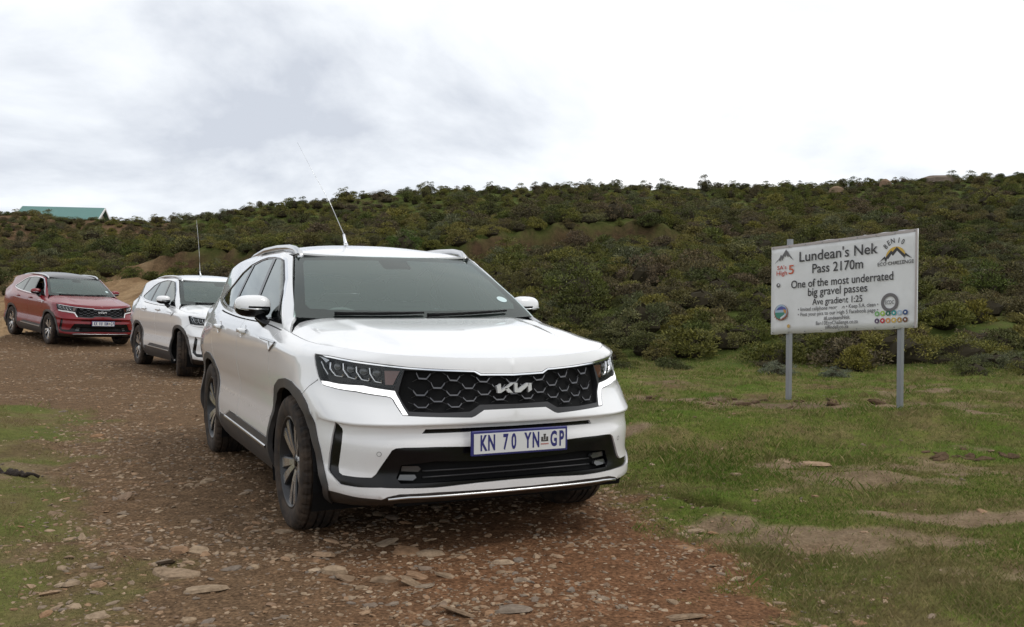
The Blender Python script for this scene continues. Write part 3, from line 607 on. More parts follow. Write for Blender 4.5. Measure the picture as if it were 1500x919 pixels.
FT={'mask': [(1.139, 0.878), (1.134, 0.894), (1.069, 0.888), (0.829, 0.884), (0.623, 0.887), (0.53, 0.885), (0.404, 0.889), (0.198, 0.898), (0.166, 0.883), (0.01, 0.892), (0.027, 0.721), (0.17, 0.72), (0.218, 0.692), (0.237, 0.686), (0.471, 0.695), (0.56, 0.7), (0.569, 0.719), (0.593, 0.775), (0.603, 0.782), (0.622, 0.785), (0.786, 0.795), (0.962, 0.794), (1.032, 0.791), (1.054, 0.796), (1.091, 0.816), (1.121, 0.845)], 'chrome_up': [(1.067, 0.883), (0.827, 0.88), (0.623, 0.882), (0.53, 0.882), (0.404, 0.886), (0.199, 0.896), (0.167, 0.88), (0.01, 0.89)], 'chrome_lo': [(1.034, 0.876), (0.825, 0.874), (0.623, 0.876), (0.53, 0.876), (0.404, 0.879), (0.203, 0.888), (0.172, 0.873), (0.01, 0.882)], 'drl': [(1.059, 0.805), (0.998, 0.81), (0.747, 0.818), (0.581, 0.809), (0.561, 0.774), (0.546, 0.732), (0.535, 0.705), (0.558, 0.705), (0.564, 0.723), (0.588, 0.777), (0.6, 0.785), (0.621, 0.789), (0.787, 0.799), (0.963, 0.797), (1.029, 0.794), (1.048, 0.797)], 'lamp': [(1.13, 0.879), (1.123, 0.891), (1.065, 0.877), (0.825, 0.873), (0.622, 0.874), (0.555, 0.872), (0.59, 0.813), (0.748, 0.82), (0.932, 0.818), (1.057, 0.807), (1.084, 0.819), (1.113, 0.845)], 'amber': [(0.651, 0.861), (0.574, 0.865), (0.595, 0.826), (0.634, 0.825)], 'gridin_top': [(0.553, 0.87), (0.404, 0.877), (0.203, 0.886), (0.172, 0.871), (0.01, 0.881)], 'gridin_bot': [(0.025, 0.744), (0.187, 0.748), (0.234, 0.72), (0.244, 0.716), (0.385, 0.714), (0.529, 0.722), (0.566, 0.802)], 'lowgrille': [(0.929, 0.652), (0.918, 0.653), (0.882, 0.627), (0.878, 0.614), (0.893, 0.516), (0.905, 0.434), (0.902, 0.404), (0.881, 0.395), (0.719, 0.403), (0.697, 0.421), (0.622, 0.538), (0.602, 0.548), (0.562, 0.551), (0.406, 0.55), (0.24, 0.543), (0.051, 0.539)], 'lowgrille_bot': [(0.955, 0.586), (0.977, 0.486), (0.987, 0.404), (0.977, 0.39), (0.902, 0.342), (0.678, 0.358), (0.407, 0.353), (0.197, 0.362), (0.051, 0.365)], 'opening': [(0.596, 0.371), (0.599, 0.404), (0.574, 0.463), (0.405, 0.478), (0.051, 0.459)], 'fog1': [(0.571, 0.456), (0.493, 0.455), (0.479, 0.442), (0.493, 0.43), (0.576, 0.434)], 'fog2': [(0.582, 0.419), (0.51, 0.418), (0.502, 0.405), (0.52, 0.392), (0.594, 0.395)], 'lip_bot': [(1.065, 0.31), (1.052, 0.292), (0.914, 0.301), (0.702, 0.303), (0.675, 0.3), (0.643, 0.317), (0.585, 0.329), (0.407, 0.332), (0.088, 0.327), (0.006, 0.328)], 'slot': [(0.47, 0.613), (0.448, 0.631), (0.399, 0.632), (0.044, 0.627)], 'slot_bot': [(0.462, 0.611), (0.399, 0.612), (0.226, 0.61)], 'sensor': [(0.684, 0.519)], 'fendercut': [(1.085, 0.805), (1.252, 0.72)], 'mods': [[(1.015, 0.86), (1.012, 0.843), (0.961, 0.83), (0.905, 0.831), (0.902, 0.837)], [(0.909, 0.865), (0.903, 0.848), (0.86, 0.833), (0.808, 0.831), (0.807, 0.838)], [(0.817, 0.862), (0.81, 0.848), (0.768, 0.832), (0.726, 0.831), (0.724, 0.837)], [(0.734, 0.864), (0.726, 0.849), (0.689, 0.831), (0.654, 0.829), (0.658, 0.835)]], 'side_lamp': [(1.088, 0.86), (1.059, 0.842), (1.019, 0.828)], 'tri': [(1.119, 0.885), (1.022, 0.867), (1.048, 0.858)], 'ticks': [(0.42, 0.859), (0.246, 0.869), (0.495, 0.842), (0.328, 0.844), (0.167, 0.85), (0.014, 0.859), (0.403, 0.826), (0.25, 0.827), (0.091, 0.831), (0.546, 0.826), (0.473, 0.808), (0.32, 0.805), (0.168, 0.804), (0.537, 0.786), (0.393, 0.78), (0.246, 0.778), (0.091, 0.776), (0.462, 0.756), (0.315, 0.751), (0.168, 0.752), (0.016, 0.753), (0.516, 0.73), (0.385, 0.725), (0.243, 0.725)], 'logo': [[(-0.11, 0.833), (-0.089, 0.844), (-0.086, 0.799), (-0.105, 0.799)], [(-0.086, 0.811), (-0.031, 0.845), (-0.014, 0.846), (-0.063, 0.813), (-0.086, 0.8)], [(-0.067, 0.82), (-0.048, 0.824), (-0.021, 0.798), (-0.048, 0.799)], [(-0.015, 0.846), (0.002, 0.845), (0.005, 0.798), (-0.011, 0.799)], [(0.004, 0.813), (0.056, 0.843), (0.068, 0.843), (0.065, 0.832), (0.022, 0.799), (0.005, 0.798)], [(0.063, 0.843), (0.08, 0.842), (0.083, 0.808), (0.064, 0.797)]], 'plate': [(-0.245, 0.621), (0.279, 0.615), (0.276, 0.499), (-0.237, 0.504)], 'platein': [(-0.232, 0.607), (0.269, 0.607), (0.267, 0.51), (-0.231, 0.513)]}
def densify(P, step, closed=True):
    P = [np.array(p, float) for p in P]; out = []
    n = len(P)
    for i in range(n if closed else n - 1):
        a, b = P[i], P[(i + 1) % n]; k = max(1, int(math.ceil(np.linalg.norm(b - a) / step)))
        out += [a + (b - a) * j / k for j in range(k)]
    if not closed: out.append(P[-1])
    return out
def inpoly(pt, P):
    x, y = pt[:, 0], pt[:, 1]; P = np.asarray(P); r = np.zeros(len(pt), bool); j = len(P) - 1
    for i in range(len(P)):
        xi, yi = P[i]; xj, yj = P[j]
        c = ((yi > y) != (yj > y))
        with np.errstate(divide='ignore', invalid='ignore'): q = (xj - xi) * (y - yi) / (yj - yi) + xi
        r ^= c & (x < q); j = i
    return r
def offset_poly(P, d):
    P = [np.array(p, float) for p in P]; n = len(P)
    ar = sum(P[i][0] * P[(i + 1) % n][1] - P[(i + 1) % n][0] * P[i][1] for i in range(n)); s = 1 if ar > 0 else -1
    out = []
    for i in range(n):
        a, b, c = P[i - 1], P[i], P[(i + 1) % n]
        u = (b - a) / (np.linalg.norm(b - a) + 1e-12); v = (c - b) / (np.linalg.norm(c - b) + 1e-12)
        n1 = np.array([u[1], -u[0]]) * s; n2 = np.array([v[1], -v[0]]) * s
        m = n1 + n2; m /= max(np.dot(m, n1), .35) if np.linalg.norm(m) > 1e-9 else 1
        out.append(b + m * d)
    return out
def regions(outer, regs, h, seg=.02):
    """outer polygon + ordered (name, polygon); returns pts2d, {name: tris}"""
    loops = [('base', outer)] + regs
    V = []; E = []; key = {}
    def vid(p):
        k = (round(float(p[0]), 4), round(float(p[1]), 4))
        if k not in key: key[k] = len(V); V.append(k)
        return key[k]
    D = {}
    for i, (nm, P) in enumerate(loops):
        d = densify(P, seg if not nm.startswith('gap') else .03); ids = [vid(p) for p in d]
        for a, b in zip(ids, ids[1:] + ids[:1]):
            if a != b: E.append((a, b))
    O = np.array(outer, float); lo, hi = O.min(0), O.max(0)
    gx, gy = np.meshgrid(np.arange(lo[0] + h / 2, hi[0], h), np.arange(lo[1] + h / 2, hi[1], h)); g = np.stack([gx.ravel(), gy.ravel()], 1)
    g = g[inpoly(g, O)]
    B = np.array(V); keep = np.ones(len(g), bool)
    for i in range(0, len(g), 500):
        d = np.sqrt(((g[i:i + 500, None] - B[None]) ** 2).sum(-1)).min(1); keep[i:i + 500] = d > h * .45
    for p in g[keep]: vid(p)
    r = delaunay_2d_cdt([Vector(v) for v in V], E, [], 0, 1e-6)
    P2 = np.array([tuple(v) for v in r[0]]); T = np.array(r[2])
    c = P2[T].mean(1); lab = np.full(len(T), -1)
    for i, (nm, P) in enumerate(loops): lab[inpoly(c, P)] = i
    lab[~inpoly(c, O)] = -1
    res = {}
    for i, (nm, P) in enumerate(loops):
        s = T[lab == i]
        if len(s): res[nm] = np.concatenate([res[nm], s]) if nm in res else s
    return P2, res
def patch(name, P2, T, surf, mats, parent, off=0.0, skirt=.0, side=1, both=False, skirt_in=True, bulge=None):
    """surf(P2)->(pos,nrm) for the y>0 half. both=True mirrors into one mesh."""
    ids, inv = np.unique(T, return_inverse=True); T2 = inv.reshape(-1, 3); p, n = surf(P2[ids])
    offv = off if bulge is None else off + bulge(P2[ids])
    p = p + n * (offv[:, None] if np.ndim(offv) else offv)
    a = np.cross(p[T2[:, 1]] - p[T2[:, 0]], p[T2[:, 2]] - p[T2[:, 0]]); flip = (a * n[T2].mean(1)).sum(1) < 0
    T2[flip] = T2[flip][:, ::-1]
    V = [p]; NN = [n]; F = [tuple(t) for t in T2]
    if skirt:
        ed = {}
        for t in T2:
            for i in range(3):
                a_, b_ = int(t[i]), int(t[(i + 1) % 3]); ed[(a_, b_)] = 1
        bd = [(a_, b_) for (a_, b_) in ed if (b_, a_) not in ed]
        if both: bd = [(a_, b_) for a_, b_ in bd if not (abs(p[a_][1]) < 1e-3 and abs(p[b_][1]) < 1e-3)]
        vs = sorted({i for e_ in bd for i in e_}); mp_ = {v: i for i, v in enumerate(vs)}; base = len(p)
        V += [p[vs], p[vs] - n[vs] * skirt]; NN += [np.zeros((2 * len(vs), 3))]
        for a_, b_ in bd: F.append((base + mp_[b_], base + mp_[a_], base + len(vs) + mp_[a_], base + len(vs) + mp_[b_]))
    V = np.concatenate(V); NN = np.concatenate(NN)
    def mir(V, NN, F): return V * [1, -1, 1], NN * [1, -1, 1], [tuple(reversed(f)) for f in F]
    if both:
        V2, N2, F2 = mir(V, NN, F); k = len(V)
        V = np.concatenate([V, V2]); NN = np.concatenate([NN, N2]); F = F + [tuple(i + k for i in f) for f in F2]
    elif side < 0: V, NN, F = mir(V, NN, F)
    return mesh_obj(name, V, F, mats, parent, normals=NN)
def s_band(q): return band(q[:, 0], q[:, 1]), bandn(q[:, 0], q[:, 1])
def s_from(fn, e=2e-3):
    """fn(a,b)->(N,3)"""
    def s(q):
        a, b = q[:, 0], q[:, 1]; p = fn(a, b)
        n = np.cross(fn(a + e, b) - fn(a - e, b), fn(a, b + e) - fn(a, b - e)); n /= np.linalg.norm(n, axis=1, keepdims=True) + 1e-12
        return p, n
    return s
def flipn(s):
    def f(q): p, n = s(q); return p, -n
    return f
s_g = s_from(lambda x, z: np.stack([x, G(x, z), z], 1)); s_g = flipn(s_g)
def fix_side(s):        # make normals point to +y
    def f(q):
        p, n = s(q); n = np.where(n[:, 1:2] < 0, -n, n); return p, n
    return f
def fix_up(s):
    def f(q):
        p, n = s(q); n = np.where(n[:, 2:3] < 0, -n, n); return p, n
    return f
s_g = fix_side(s_g)
def inv_side(pts):
    """(x,z) -> (t,w) on the body side"""
    q = np.array(pts, float); x, z = q[:, 0], q[:, 1]
    t = np.interp(-x, -BNET[5][6:, 0], BT[6:]); wv = np.interp(z, BNET[:, 9, 2], BW)
    for it in range(25):
        p = band(t, wv); e = 1e-3; dt = (band(t + e, wv)[:, 0] - p[:, 0]) / e; dw = (band(t, wv + e)[:, 2] - p[:, 2]) / e
        t = np.clip(t + np.clip((x - p[:, 0]) / np.where(np.abs(dt) < .1, -1, dt), -.2, .2), .9, BT[-1]); wv = np.clip(wv + np.clip((z - p[:, 2]) / np.where(np.abs(dw) < .1, 1, dw), -.05, .05), .18, .968)
    return [(float(a), float(b)) for a, b in zip(t, wv)]
def ribbon(mb, path, width, offs, thick, surf=s_band, sgn=1, m=0):
    """raised bar that follows a 2d path on a surface"""
    d = np.array(densify(path, .02, False)); p, n = surf(d); tan = np.gradient(p, axis=0); tan /= np.linalg.norm(tan, axis=1, keepdims=True); s = np.cross(n, tan)
    V = []
    for i in range(len(p)):
        for a, b in ((-1, 0), (-.6, 1), (.6, 1), (1, 0)): V.append((p[i] + n[i] * (offs + thick * b) + s[i] * a * width / 2) * [1, sgn, 1])
    F = []
    for i in range(len(p) - 1):
        for k in range(3):
            f = (i * 4 + k, i * 4 + k + 1, i * 4 + 4 + k + 1, i * 4 + 4 + k); F.append(f if sgn > 0 else f[::-1])
    mb.add(V, F, m)
def glyph_objs(specs, parent):
    """specs: (name, text, matrix, size, xscale, material, offset, align)"""
    tmp = []
    for nm, tx, M, size, xs, mt, off, al in specs:
        c = bpy.data.curves.new('t', 'FONT'); c.body = tx; c.size = size; c.align_x = al; c.align_y = 'CENTER'; c.offset = off; c.resolution_u = 3
        o = bpy.data.objects.new('t', c); COL.objects.link(o); tmp.append((o, nm, M, xs, mt))
    bpy.context.view_layer.update(); dg = bpy.context.evaluated_depsgraph_get(); res = []
    for o, nm, M, xs, mt in tmp:
        me = bpy.data.meshes.new_from_object(o.evaluated_get(dg)); me.name = nm
        me.transform(M @ Matrix.Diagonal((xs, 1, 1, 1))); me.materials.clear(); me.materials.append(mt)
        c = o.data; bpy.data.objects.remove(o); bpy.data.curves.remove(c)
        res.append(link(me, nm, parent))
    return res

PLATE_MX = Matrix.Translation((1.0012, 0, 0)) @ Matrix(((0, 0, 1, 0), (1, 0, 0, 0), (0, 1, 0, 0), (0, 0, 0, 1)))
PLATE_Y = (-.190, -.146, -.071, -.026, .051, .096, .196, .240)
# ------------------------------------------------------------------ wheel
def wheel_meshes():
    R = .37; n = 144
    prof = [(.245, -.098, 0), (.262, -.112, 0), (.30, -.121, 0), (.335, -.118, 0), (.352, -.110, 1), (.363, -.095, 1), (.3665, -.078, 1), (.3665, -.072, 0), (.358, -.070, 0), (.358, -.060, 0), (.3685, -.058, 0), (.3695, -.024, 0), (.360, -.022, 0), (.360, -.012, 0), (.370, -.010, 0)]
    prof = prof + [(r, -y, k) for r, y, k in prof[::-1]]
    V = []; F = []; m = len(prof)
    for i in range(n):
        a = 2 * math.pi * i / n; c, s = math.cos(a), math.sin(a)
        for (r, y, k) in prof:
            rr = r - (.0075 if k and i % 4 == 0 else 0)
            V.append((rr * s, y, rr * c))
    for i in range(n):
        for j in range(m - 1): F.append((i * m + j, ((i + 1) % n) * m + j, ((i + 1) % n) * m + j + 1, i * m + j + 1))
    ty = mesh_obj('tyre', V, F, M_TYR, coll=False, smooth=False)
    ty.data.polygons.foreach_set('use_smooth', np.array([(f[0] % m) < 4 or (f[0] % m) >= m - 6 for f in F]))
    # rim barrel (outer face at y=-.105 side => local -y is the outside)
    prof = [(.252, -.104), (.246, -.108), (.240, -.104), (.234, -.088), (.222, -.07), (.215, .0), (.215, .09), (.245, .1)]
    V = []; F = []; n = 72; m = len(prof); mi = []
    for i in range(n):
        a = 2 * math.pi * i / n
        V += [(r * math.sin(a), y, r * math.cos(a)) for r, y in prof]
    for i in range(n):
        for j in range(m - 1): F.append((i * m + j, i * m + j + 1, ((i + 1) % n) * m + j + 1, ((i + 1) % n) * m + j)); mi.append(1)
    rim = mesh_obj('wheel', V, F, [M_RIM, M_RIMD], coll=False, midx=mi)
    # one twin spoke
    mb = MB()
    def blade(a0, a1, w0, w1):
        st = [(0.045, -.070), (.11, -.083), (.18, -.090), (.238, -.094)]
        rows = []
        for r, y in st:
            f = (r - .045) / .193; an = a0 + (a1 - a0) * f ** 1.3; wd = w0 + (w1 - w0) * f
            ca, sa = math.sin(an), math.cos(an); tx, tz = sa, -ca
            cx, cz = r * ca, r * sa
            rows.append([(cx - tx * wd / 2, y + .035, cz - tz * wd / 2), (cx - tx * wd / 2, y + .006, cz - tz * wd / 2), (cx - tx * wd * .36, y, cz - tz * wd * .36), (cx + tx * wd * .36, y, cz + tz * wd * .36), (cx + tx * wd / 2, y + .006, cz + tz * wd / 2), (cx + tx * wd / 2, y + .035, cz + tz * wd / 2)])
        V = [p for r in rows for p in r]
        for i in range(3):
            for j in range(5): mb.add([V[i * 6 + j], V[i * 6 + j + 1], V[(i + 1) * 6 + j + 1], V[(i + 1) * 6 + j]], [(0, 1, 2, 3)], 0 if j == 2 else 1)
    blade(-.20, -.215, .036, .075); blade(.20, .215, .036, .075)
    sp = mb.build('spoke', [M_RIM, M_RIMD]); COL.objects.unlink(sp)
    # web between the twin blades near the hub
    mb = MB(); V = []; F = []; prof = [(0, -.074), (.026, -.074), (.030, -.068), (.034, -.066), (.072, -.070), (.078, -.05), (.078, -.02)]
    n = 30; m = len(prof)
    for i in range(n):
        a = 2 * math.pi * i / n; V += [(r * math.sin(a), y, r * math.cos(a)) for r, y in prof]
    mi = []
    for i in range(n):
        for j in range(m - 1): F.append((i * m + j, i * m + j + 1, ((i + 1) % n) * m + j + 1, ((i + 1) % n) * m + j)); mi.append(1 if j < 2 else 0)
    for k in range(5):
        a = 2 * math.pi * (k + .5) / 5; b = len(V); c = (.052 * math.sin(a), .052 * math.cos(a))
        V += [(c[0] + .009 * math.cos(q * math.pi / 3), -.0705, c[1] + .009 * math.sin(q * math.pi / 3)) for q in range(6)]; F.append(tuple(range(b, b + 6))); mi.append(1)
    hub = mesh_obj('hub_cap', V, F, [M_RIM, M_BLK], coll=False, midx=mi)
    V = []; F = []; n = 40
    for i in range(n):
        a = 2 * math.pi * i / n; V += [(r * math.sin(a), y, r * math.cos(a)) for r, y in ((.07, -.03), (.165, -.03), (.165, -.005), (.07, -.005))]
    for i in range(n):
        for j in range(3): F.append((i * 4 + j, i * 4 + j + 1, ((i + 1) % n) * 4 + j + 1, ((i + 1) % n) * 4 + j))
    disc = mesh_obj('brake_disc', V, F, M_DISC, coll=False, smooth=False)
    return ty.data, rim.data, sp.data, hub.data, disc.data
WM = wheel_meshes()
def wheel(parent, x, side, steer=0, spin=0):
    o = link(WM[1], 'wheel', parent); o.location = (x, side * .80, .365)
    o.rotation_euler = (0, 0, steer + (math.pi if side > 0 else 0))
    # spin through the children so the wheel object keeps a clean frame
    link(WM[0], 'tyre', o)
    h = link(WM[3], 'hub_cap', o); h.rotation_euler = (0, spin, 0)
    link(WM[4], 'brake_disc', o)
    for k in range(5):
        s = link(WM[2], 'spoke', o); s.rotation_euler = (0, spin + 2 * math.pi * k / 5, 0)
    return o

# ------------------------------------------------------------------ shapes traced in side view (x,z)
ARCH_F = [(-.44, .24), (-.445, .42), (-.43, .56), (-.375, .68), (-.27, .765), (-.12, .812), (.03, .828), (.18, .822), (.33, .787), (.44, .725), (.51, .64), (.56, .52), (.60, .42), (.64, .35), (.64, .335)]
ARCH_FI = [(-.405, .24), (-.405, .42), (-.385, .54), (-.33, .645), (-.235, .72), (-.11, .762), (.02, .777), (.15, .770), (.28, .738), (.385, .685), (.46, .60), (.52, .49), (.57, .39), (.60, .335)]
ARCH_R = [(-3.30, .24), (-3.30, .45), (-3.26, .60), (-3.16, .715), (-3.02, .79), (-2.86, .82), (-2.70, .815), (-2.56, .775), (-2.44, .70), (-2.345, .59), (-2.28, .47), (-2.22, .36), (-2.17, .24)]
ARCH_RI = [(-3.24, .24), (-3.24, .45), (-3.205, .575), (-3.12, .67), (-3.0, .74), (-2.85, .768), (-2.70, .762), (-2.58, .725), (-2.48, .655), (-2.405, .56), (-2.355, .46), (-2.32, .36), (-2.30, .24)]
def ang(P, cx, cz):     # walk an arch polyline and close it straight
    return P
DLO = [(-.447, 1.105), (-.702, 1.282), (-.86, 1.385), (-1.05, 1.488), (-1.11, 1.518), (-1.197, 1.536), (-1.388, 1.549), (-1.64, 1.555), (-1.85, 1.545), (-2.163, 1.517), (-2.412, 1.462), (-2.62, 1.38), (-2.98, 1.268), (-2.97, 1.238), (-2.85, 1.212), (-2.595, 1.188), (-2.308, 1.170), (-2.042, 1.158), (-1.4, 1.136), (-.8, 1.122)]
WIN = {'front': [(-.625, 1.142), (-.80, 1.325), (-.93, 1.400), (-1.07, 1.472), (-1.12, 1.498), (-1.2, 1.517), (-1.365, 1.528), (-1.315, 1.152), (-.9, 1.141)],
       'sail': [(-.50, 1.130), (-.72, 1.283), (-.765, 1.312), (-.59, 1.140)],
       'rear': [(-1.385, 1.155), (-1.445, 1.530), (-1.64, 1.535), (-1.84, 1.525), (-2.05, 1.502), (-2.14, 1.178), (-1.75, 1.163)],
       'quarter': [(-2.22, 1.184), (-2.13, 1.495), (-2.17, 1.497), (-2.4, 1.445), (-2.58, 1.370), (-2.93, 1.258), (-2.93, 1.242), (-2.60, 1.206)]}
def top_edge(x): return pch([-3.66, -3.5, -3.2, -2.6, -2.0, -1.5, -1.25, -1.10], [1.40, 1.44, 1.505, 1.565, 1.592, 1.585, 1.565, 1.535], x)

def build_car(paint_m, roof_m, drl_m, plate_chars, antenna, window_open=False, steer=0.0):
    root = empty('car')
    # ---- lower body band
    f = FT; T0 = 0.0
    mir0 = lambda P: [(0.0 if abs(a) < .06 else a, b) for a, b in P]
    outer = [(0, .18), (BT[-1], .18), (BT[-1], .968), (0, .968)]
    LIP = mir0(f['lip_bot'])
    sf = lambda P: inv_side(P)
    afo = sf(ARCH_F); afi = sf(ARCH_FI); aro = sf(ARCH_R); ari = sf(ARCH_RI)
    valance = [(0, .18), (afo[-1][0] - .0, .18), afo[-1], (min(LIP[0][0], afo[-1][0] - .003), LIP[0][1])] + LIP[1:-1] + [(0, LIP[-1][1])]
    sill_top = sf([(-.44, .44), (-1.75, .455), (-1.97, .40), (-2.2, .40)])
    sill = [(afo[0][0] - .02, .18), (aro[-1][0] + .03, .18), (aro[-1][0] + .0, .36)] + sill_top[::-1] + [(afo[0][0] - .02, .39)]
    rear_low = [(aro[0][0] - .02, .18), (BT[-1], .18), (BT[-1], .44), (aro[0][0] - .02, .36)]
    g_top = mir0(f['gridin_top']); g_bot = mir0(f['gridin_bot'])
    mask = mir0(f['mask'])
    grille = g_top + g_bot
    chrome = mir0(f['chrome_up']) + mir0(f['chrome_lo'])[::-1]
    lowg = mir0(f['lowgrille']) + mir0(f['lowgrille_bot'])[::-1]
    opening = [(0, .375)] + [(.58, .378)] + mir0(f['opening'])[1:]
    slot = mir0(f['slot']) + mir0(f['slot_bot'])[::-1]
    slot = [(.472, .613), (.455, .634), (0, .632), (0, .612)]
    fd = sf([(-.40, .445), (-.395, .8), (-.385, 1.0), (-.40, 1.055)]); fd2 = sf([(-1.48, .455), (-1.475, .8), (-1.465, 1.0), (-1.46, 1.10)])
    door_f = [fd[0]] + fd2[:1] + fd2[1:3] + [(fd2[3][0], .960)] + [(fd[3][0], .960)] + [fd[2], fd[1]]
    rd = sf([(-1.49, .455), (-1.485, .8), (-1.475, 1.0), (-1.47, 1.10)]); re_ = sf([(-1.80, .455), (-1.99, .405), (-2.215, .43), (-2.28, .55), (-2.38, .68), (-2.52, .80), (-2.60, .92), (-2.62, 1.05)])
    door_r = [rd[0]] + re_ + [(re_[-1][0], .960), (rd[3][0], .960), rd[2], rd[1]]
    fc = [np.array(p) for p in f['fendercut']]
    nrm = np.array([-(fc[1] - fc[0])[1], (fc[1] - fc[0])[0]]); nrm = nrm / np.linalg.norm(nrm) * .002
    fcut = [tuple(fc[0] + nrm), tuple(fc[1] + nrm), tuple(fc[1] - nrm), tuple(fc[0] - nrm)]
    strips = [('base', [(0, a), (1.06, a), (1.06, b), (0, b)]) for a, b in ((.643, .6505), (.6505, .658), (.658, .666), (.635, .643))]
    regs = strips + [('valance', valance), ('sill', sill), ('rear_low', rear_low),
            ('gap1', offset_poly(door_f, .0028)), ('door_f', offset_poly(door_f, -.0015)), ('gap2', offset_poly(door_r, .0028)), ('door_r', offset_poly(door_r, -.0015)),
            ('gap3', fcut),
            ('arch_f', afo + [(afo[-1][0] - .004, .18)]), ('hole', afi + [(afi[-1][0], .18), (afi[0][0], .18)]), ('arch_r', aro), ('hole', ari),
            ('mask', mask), ('drl', f['drl']), ('lamp', f['lamp']), ('grille', grille), ('chrome', chrome),
            ('lowg', lowg), ('open', opening), ('slot', slot)]
    # the arch outlines must reach the lower edge
    P2, R = regions(outer, regs, .032, .022)
    gaps = [R.pop(k) for k in ('gap1', 'gap2', 'gap3') if k in R]
    body = patch('body', P2, R['base'], s_band, paint_m, root, skirt=.022, both=True)
    for gp_ in gaps:
        for sd_ in (-1, 1): patch('shut_line', P2, gp_, s_band, M_DARK, root, off=-.007, side=sd_)
    patch('bumper_valance', P2, R['valance'], s_band, M_VAL, root, off=-.004, skirt=.02, both=True)
    if 'rear_low' in R: patch('rear_valance', P2, R['rear_low'], s_band, M_PLA, root, off=-.002, skirt=.02, both=True)
    patch('slot_recess', P2, R['slot'], s_band, M_BLK, root, off=-.018, both=True)
    low = patch('lower_grille', P2, R['lowg'], s_band, M_BLK, root, off=-.010, skirt=.03, both=True)
    patch('grille_opening', P2, R['open'], s_band, M_DARK, low, off=-.055, both=True)
    fm = patch('grille_surround', P2, R['mask'], s_band, M_SAT, root, off=-.006, skirt=.03, both=True)
    patch('chrome_strip', P2, R['chrome'], s_band, M_CHR, fm, off=.0015, skirt=.01, both=True)
    gr = patch('grille', P2, R['grille'], s_band, M_DARK, root, off=-.032, both=True)
    for sd_ in (-1, 1):
        for k, nm in (('door_f', 'front'), ('door_r', 'rear')):
            d = patch('door', P2, R[k], s_band, paint_m, root, skirt=.015, side=sd_)
            hx = -1.30 if k == 'door_f' else -2.26; hz = 1.037
            c = np.array(sf([(hx, hz)])[0]); pp, nn = s_band(c[None]); pp, nn = pp[0], nn[0]
            mb = MB(); V = []; F = []
            for i, u in enumerate(np.linspace(-1, 1, 13)):
                ho = .010 + .030 * math.sqrt(max(0, 1 - abs(u) ** 4)); hh = .017 * (1 - .25 * u * u)
                for (a_, b_) in ((-1, .0), (-1, .7), (-.6, 1), (.6, 1), (1, .7), (1, 0)):
                    q = pp + np.array([-u * .105, 0, 0]) + np.array([0, ho * b_, a_ * hh + .006 * (1 - u * u)])
                    V.append(tuple(q * [1, sd_, 1]))
            for i in range(12):
                for j in range(5):
                    q = (i * 6 + j, i * 6 + j + 1, i * 6 + 7 + j, i * 6 + 6 + j); F.append(q if sd_ < 0 else q[::-1])
            mb.add(V, F); mb.build('door_handle', paint_m, d, True)
            # cup behind the handle
            u_ = np.linspace(0, 2 * math.pi, 20, endpoint=False); cup = []
            pc = np.array(sf([(hx, hz - .004)])[0])
            ring = np.stack([pc[0] + .062 * np.cos(u_) + .02, pc[1] + .024 * np.sin(u_)], 1); rp, rn = s_band(np.concatenate([ring, pc[None] + [[.02, 0]]]))
            rp = rp + rn * np.concatenate([np.full(20, .0012), [-.010]])[:, None]
            mesh_obj('handle_cup', rp * [1, sd_, 1], [((i + 1) % 20, i, 20) if sd_ < 0 else (i, (i + 1) % 20, 20) for i in range(20)], paint_m, d)
        for k in ('arch_f', 'arch_r'):
            patch('wheel_arch', P2, R[k], s_band, M_PLA, root, off=.006, skirt=.03, side=sd_)
        sl = patch('side_sill', P2, R['sill'], s_band, M_PLA, root, off=.004, skirt=.02, side=sd_)
        a, b = sf([(-.47, .385), (-1.93, .40)]); mb = MB(); ribbon(mb, [a, b], .018, .004, .008, sgn=sd_); mb.build('sill_strip', M_SIL, sl)
        # fender garnish
        mb = MB(); gp = sf([(-.70, 1.018), (-.45, 1.012), (-.27, 1.006)]); ribbon(mb, gp, .014, 0, .008, sgn=sd_)
        gp = sf([(-.43, 1.005), (-.375, .955), (-.27, 1.0)]); ribbon(mb, gp, .012, 0, .008, sgn=sd_); mb.build('fender_badge', M_SIL, root)
        # headlight
        hl = patch('headlight', P2, R['lamp'], s_band, M_BLK, root, off=-.034, skirt=.0, side=sd_)
        patch('lens_cover', P2, R['lamp'], s_band, M_LENS, hl, off=-.003, side=sd_)
        patch('daytime_light', P2, R['drl'], s_band, drl_m, hl, off=-.002, skirt=.012, side=sd_)
        for md in f['mods']:
            mb = MB(); ribbon(mb, md, .0075, -.026, .012, sgn=sd_)
            c = np.array([np.mean([q[0] for q in md[1:4]]) + .004, .853]); p, n = s_band(c[None]); p = p[0] + n[0] * -.030; n = n[0]
            V = []; F = []; u = np.cross(n, [0, 0, 1]); u /= np.linalg.norm(u); v = np.cross(u, n)
            for i in range(5):
                th = i / 4 * math.pi / 2
                for j in range(14): V.append((p + (u * math.cos(j / 14 * 2 * math.pi) * 1.15 + v * math.sin(j / 14 * 2 * math.pi)) * .021 * math.cos(th) + n * .014 * math.sin(th)) * [1, sd_, 1])
            for i in range(4):
                for j in range(14):
                    q = (i * 14 + j, i * 14 + (j + 1) % 14, i * 14 + 14 + (j + 1) % 14, i * 14 + 14 + j); F.append(q if sd_ > 0 else q[::-1])
            b0 = len(mb.f); mb.add(V, F, 1); mb.build('lamp_module', [M_CHR, mat('projector_glass', (.10, .105, .11), .06, coat=1)], hl, True)
        mb = MB(); ribbon(mb, f['side_lamp'], .011, -.026, .014, sgn=sd_); mb.build('side_lamp', M_SIL, hl)
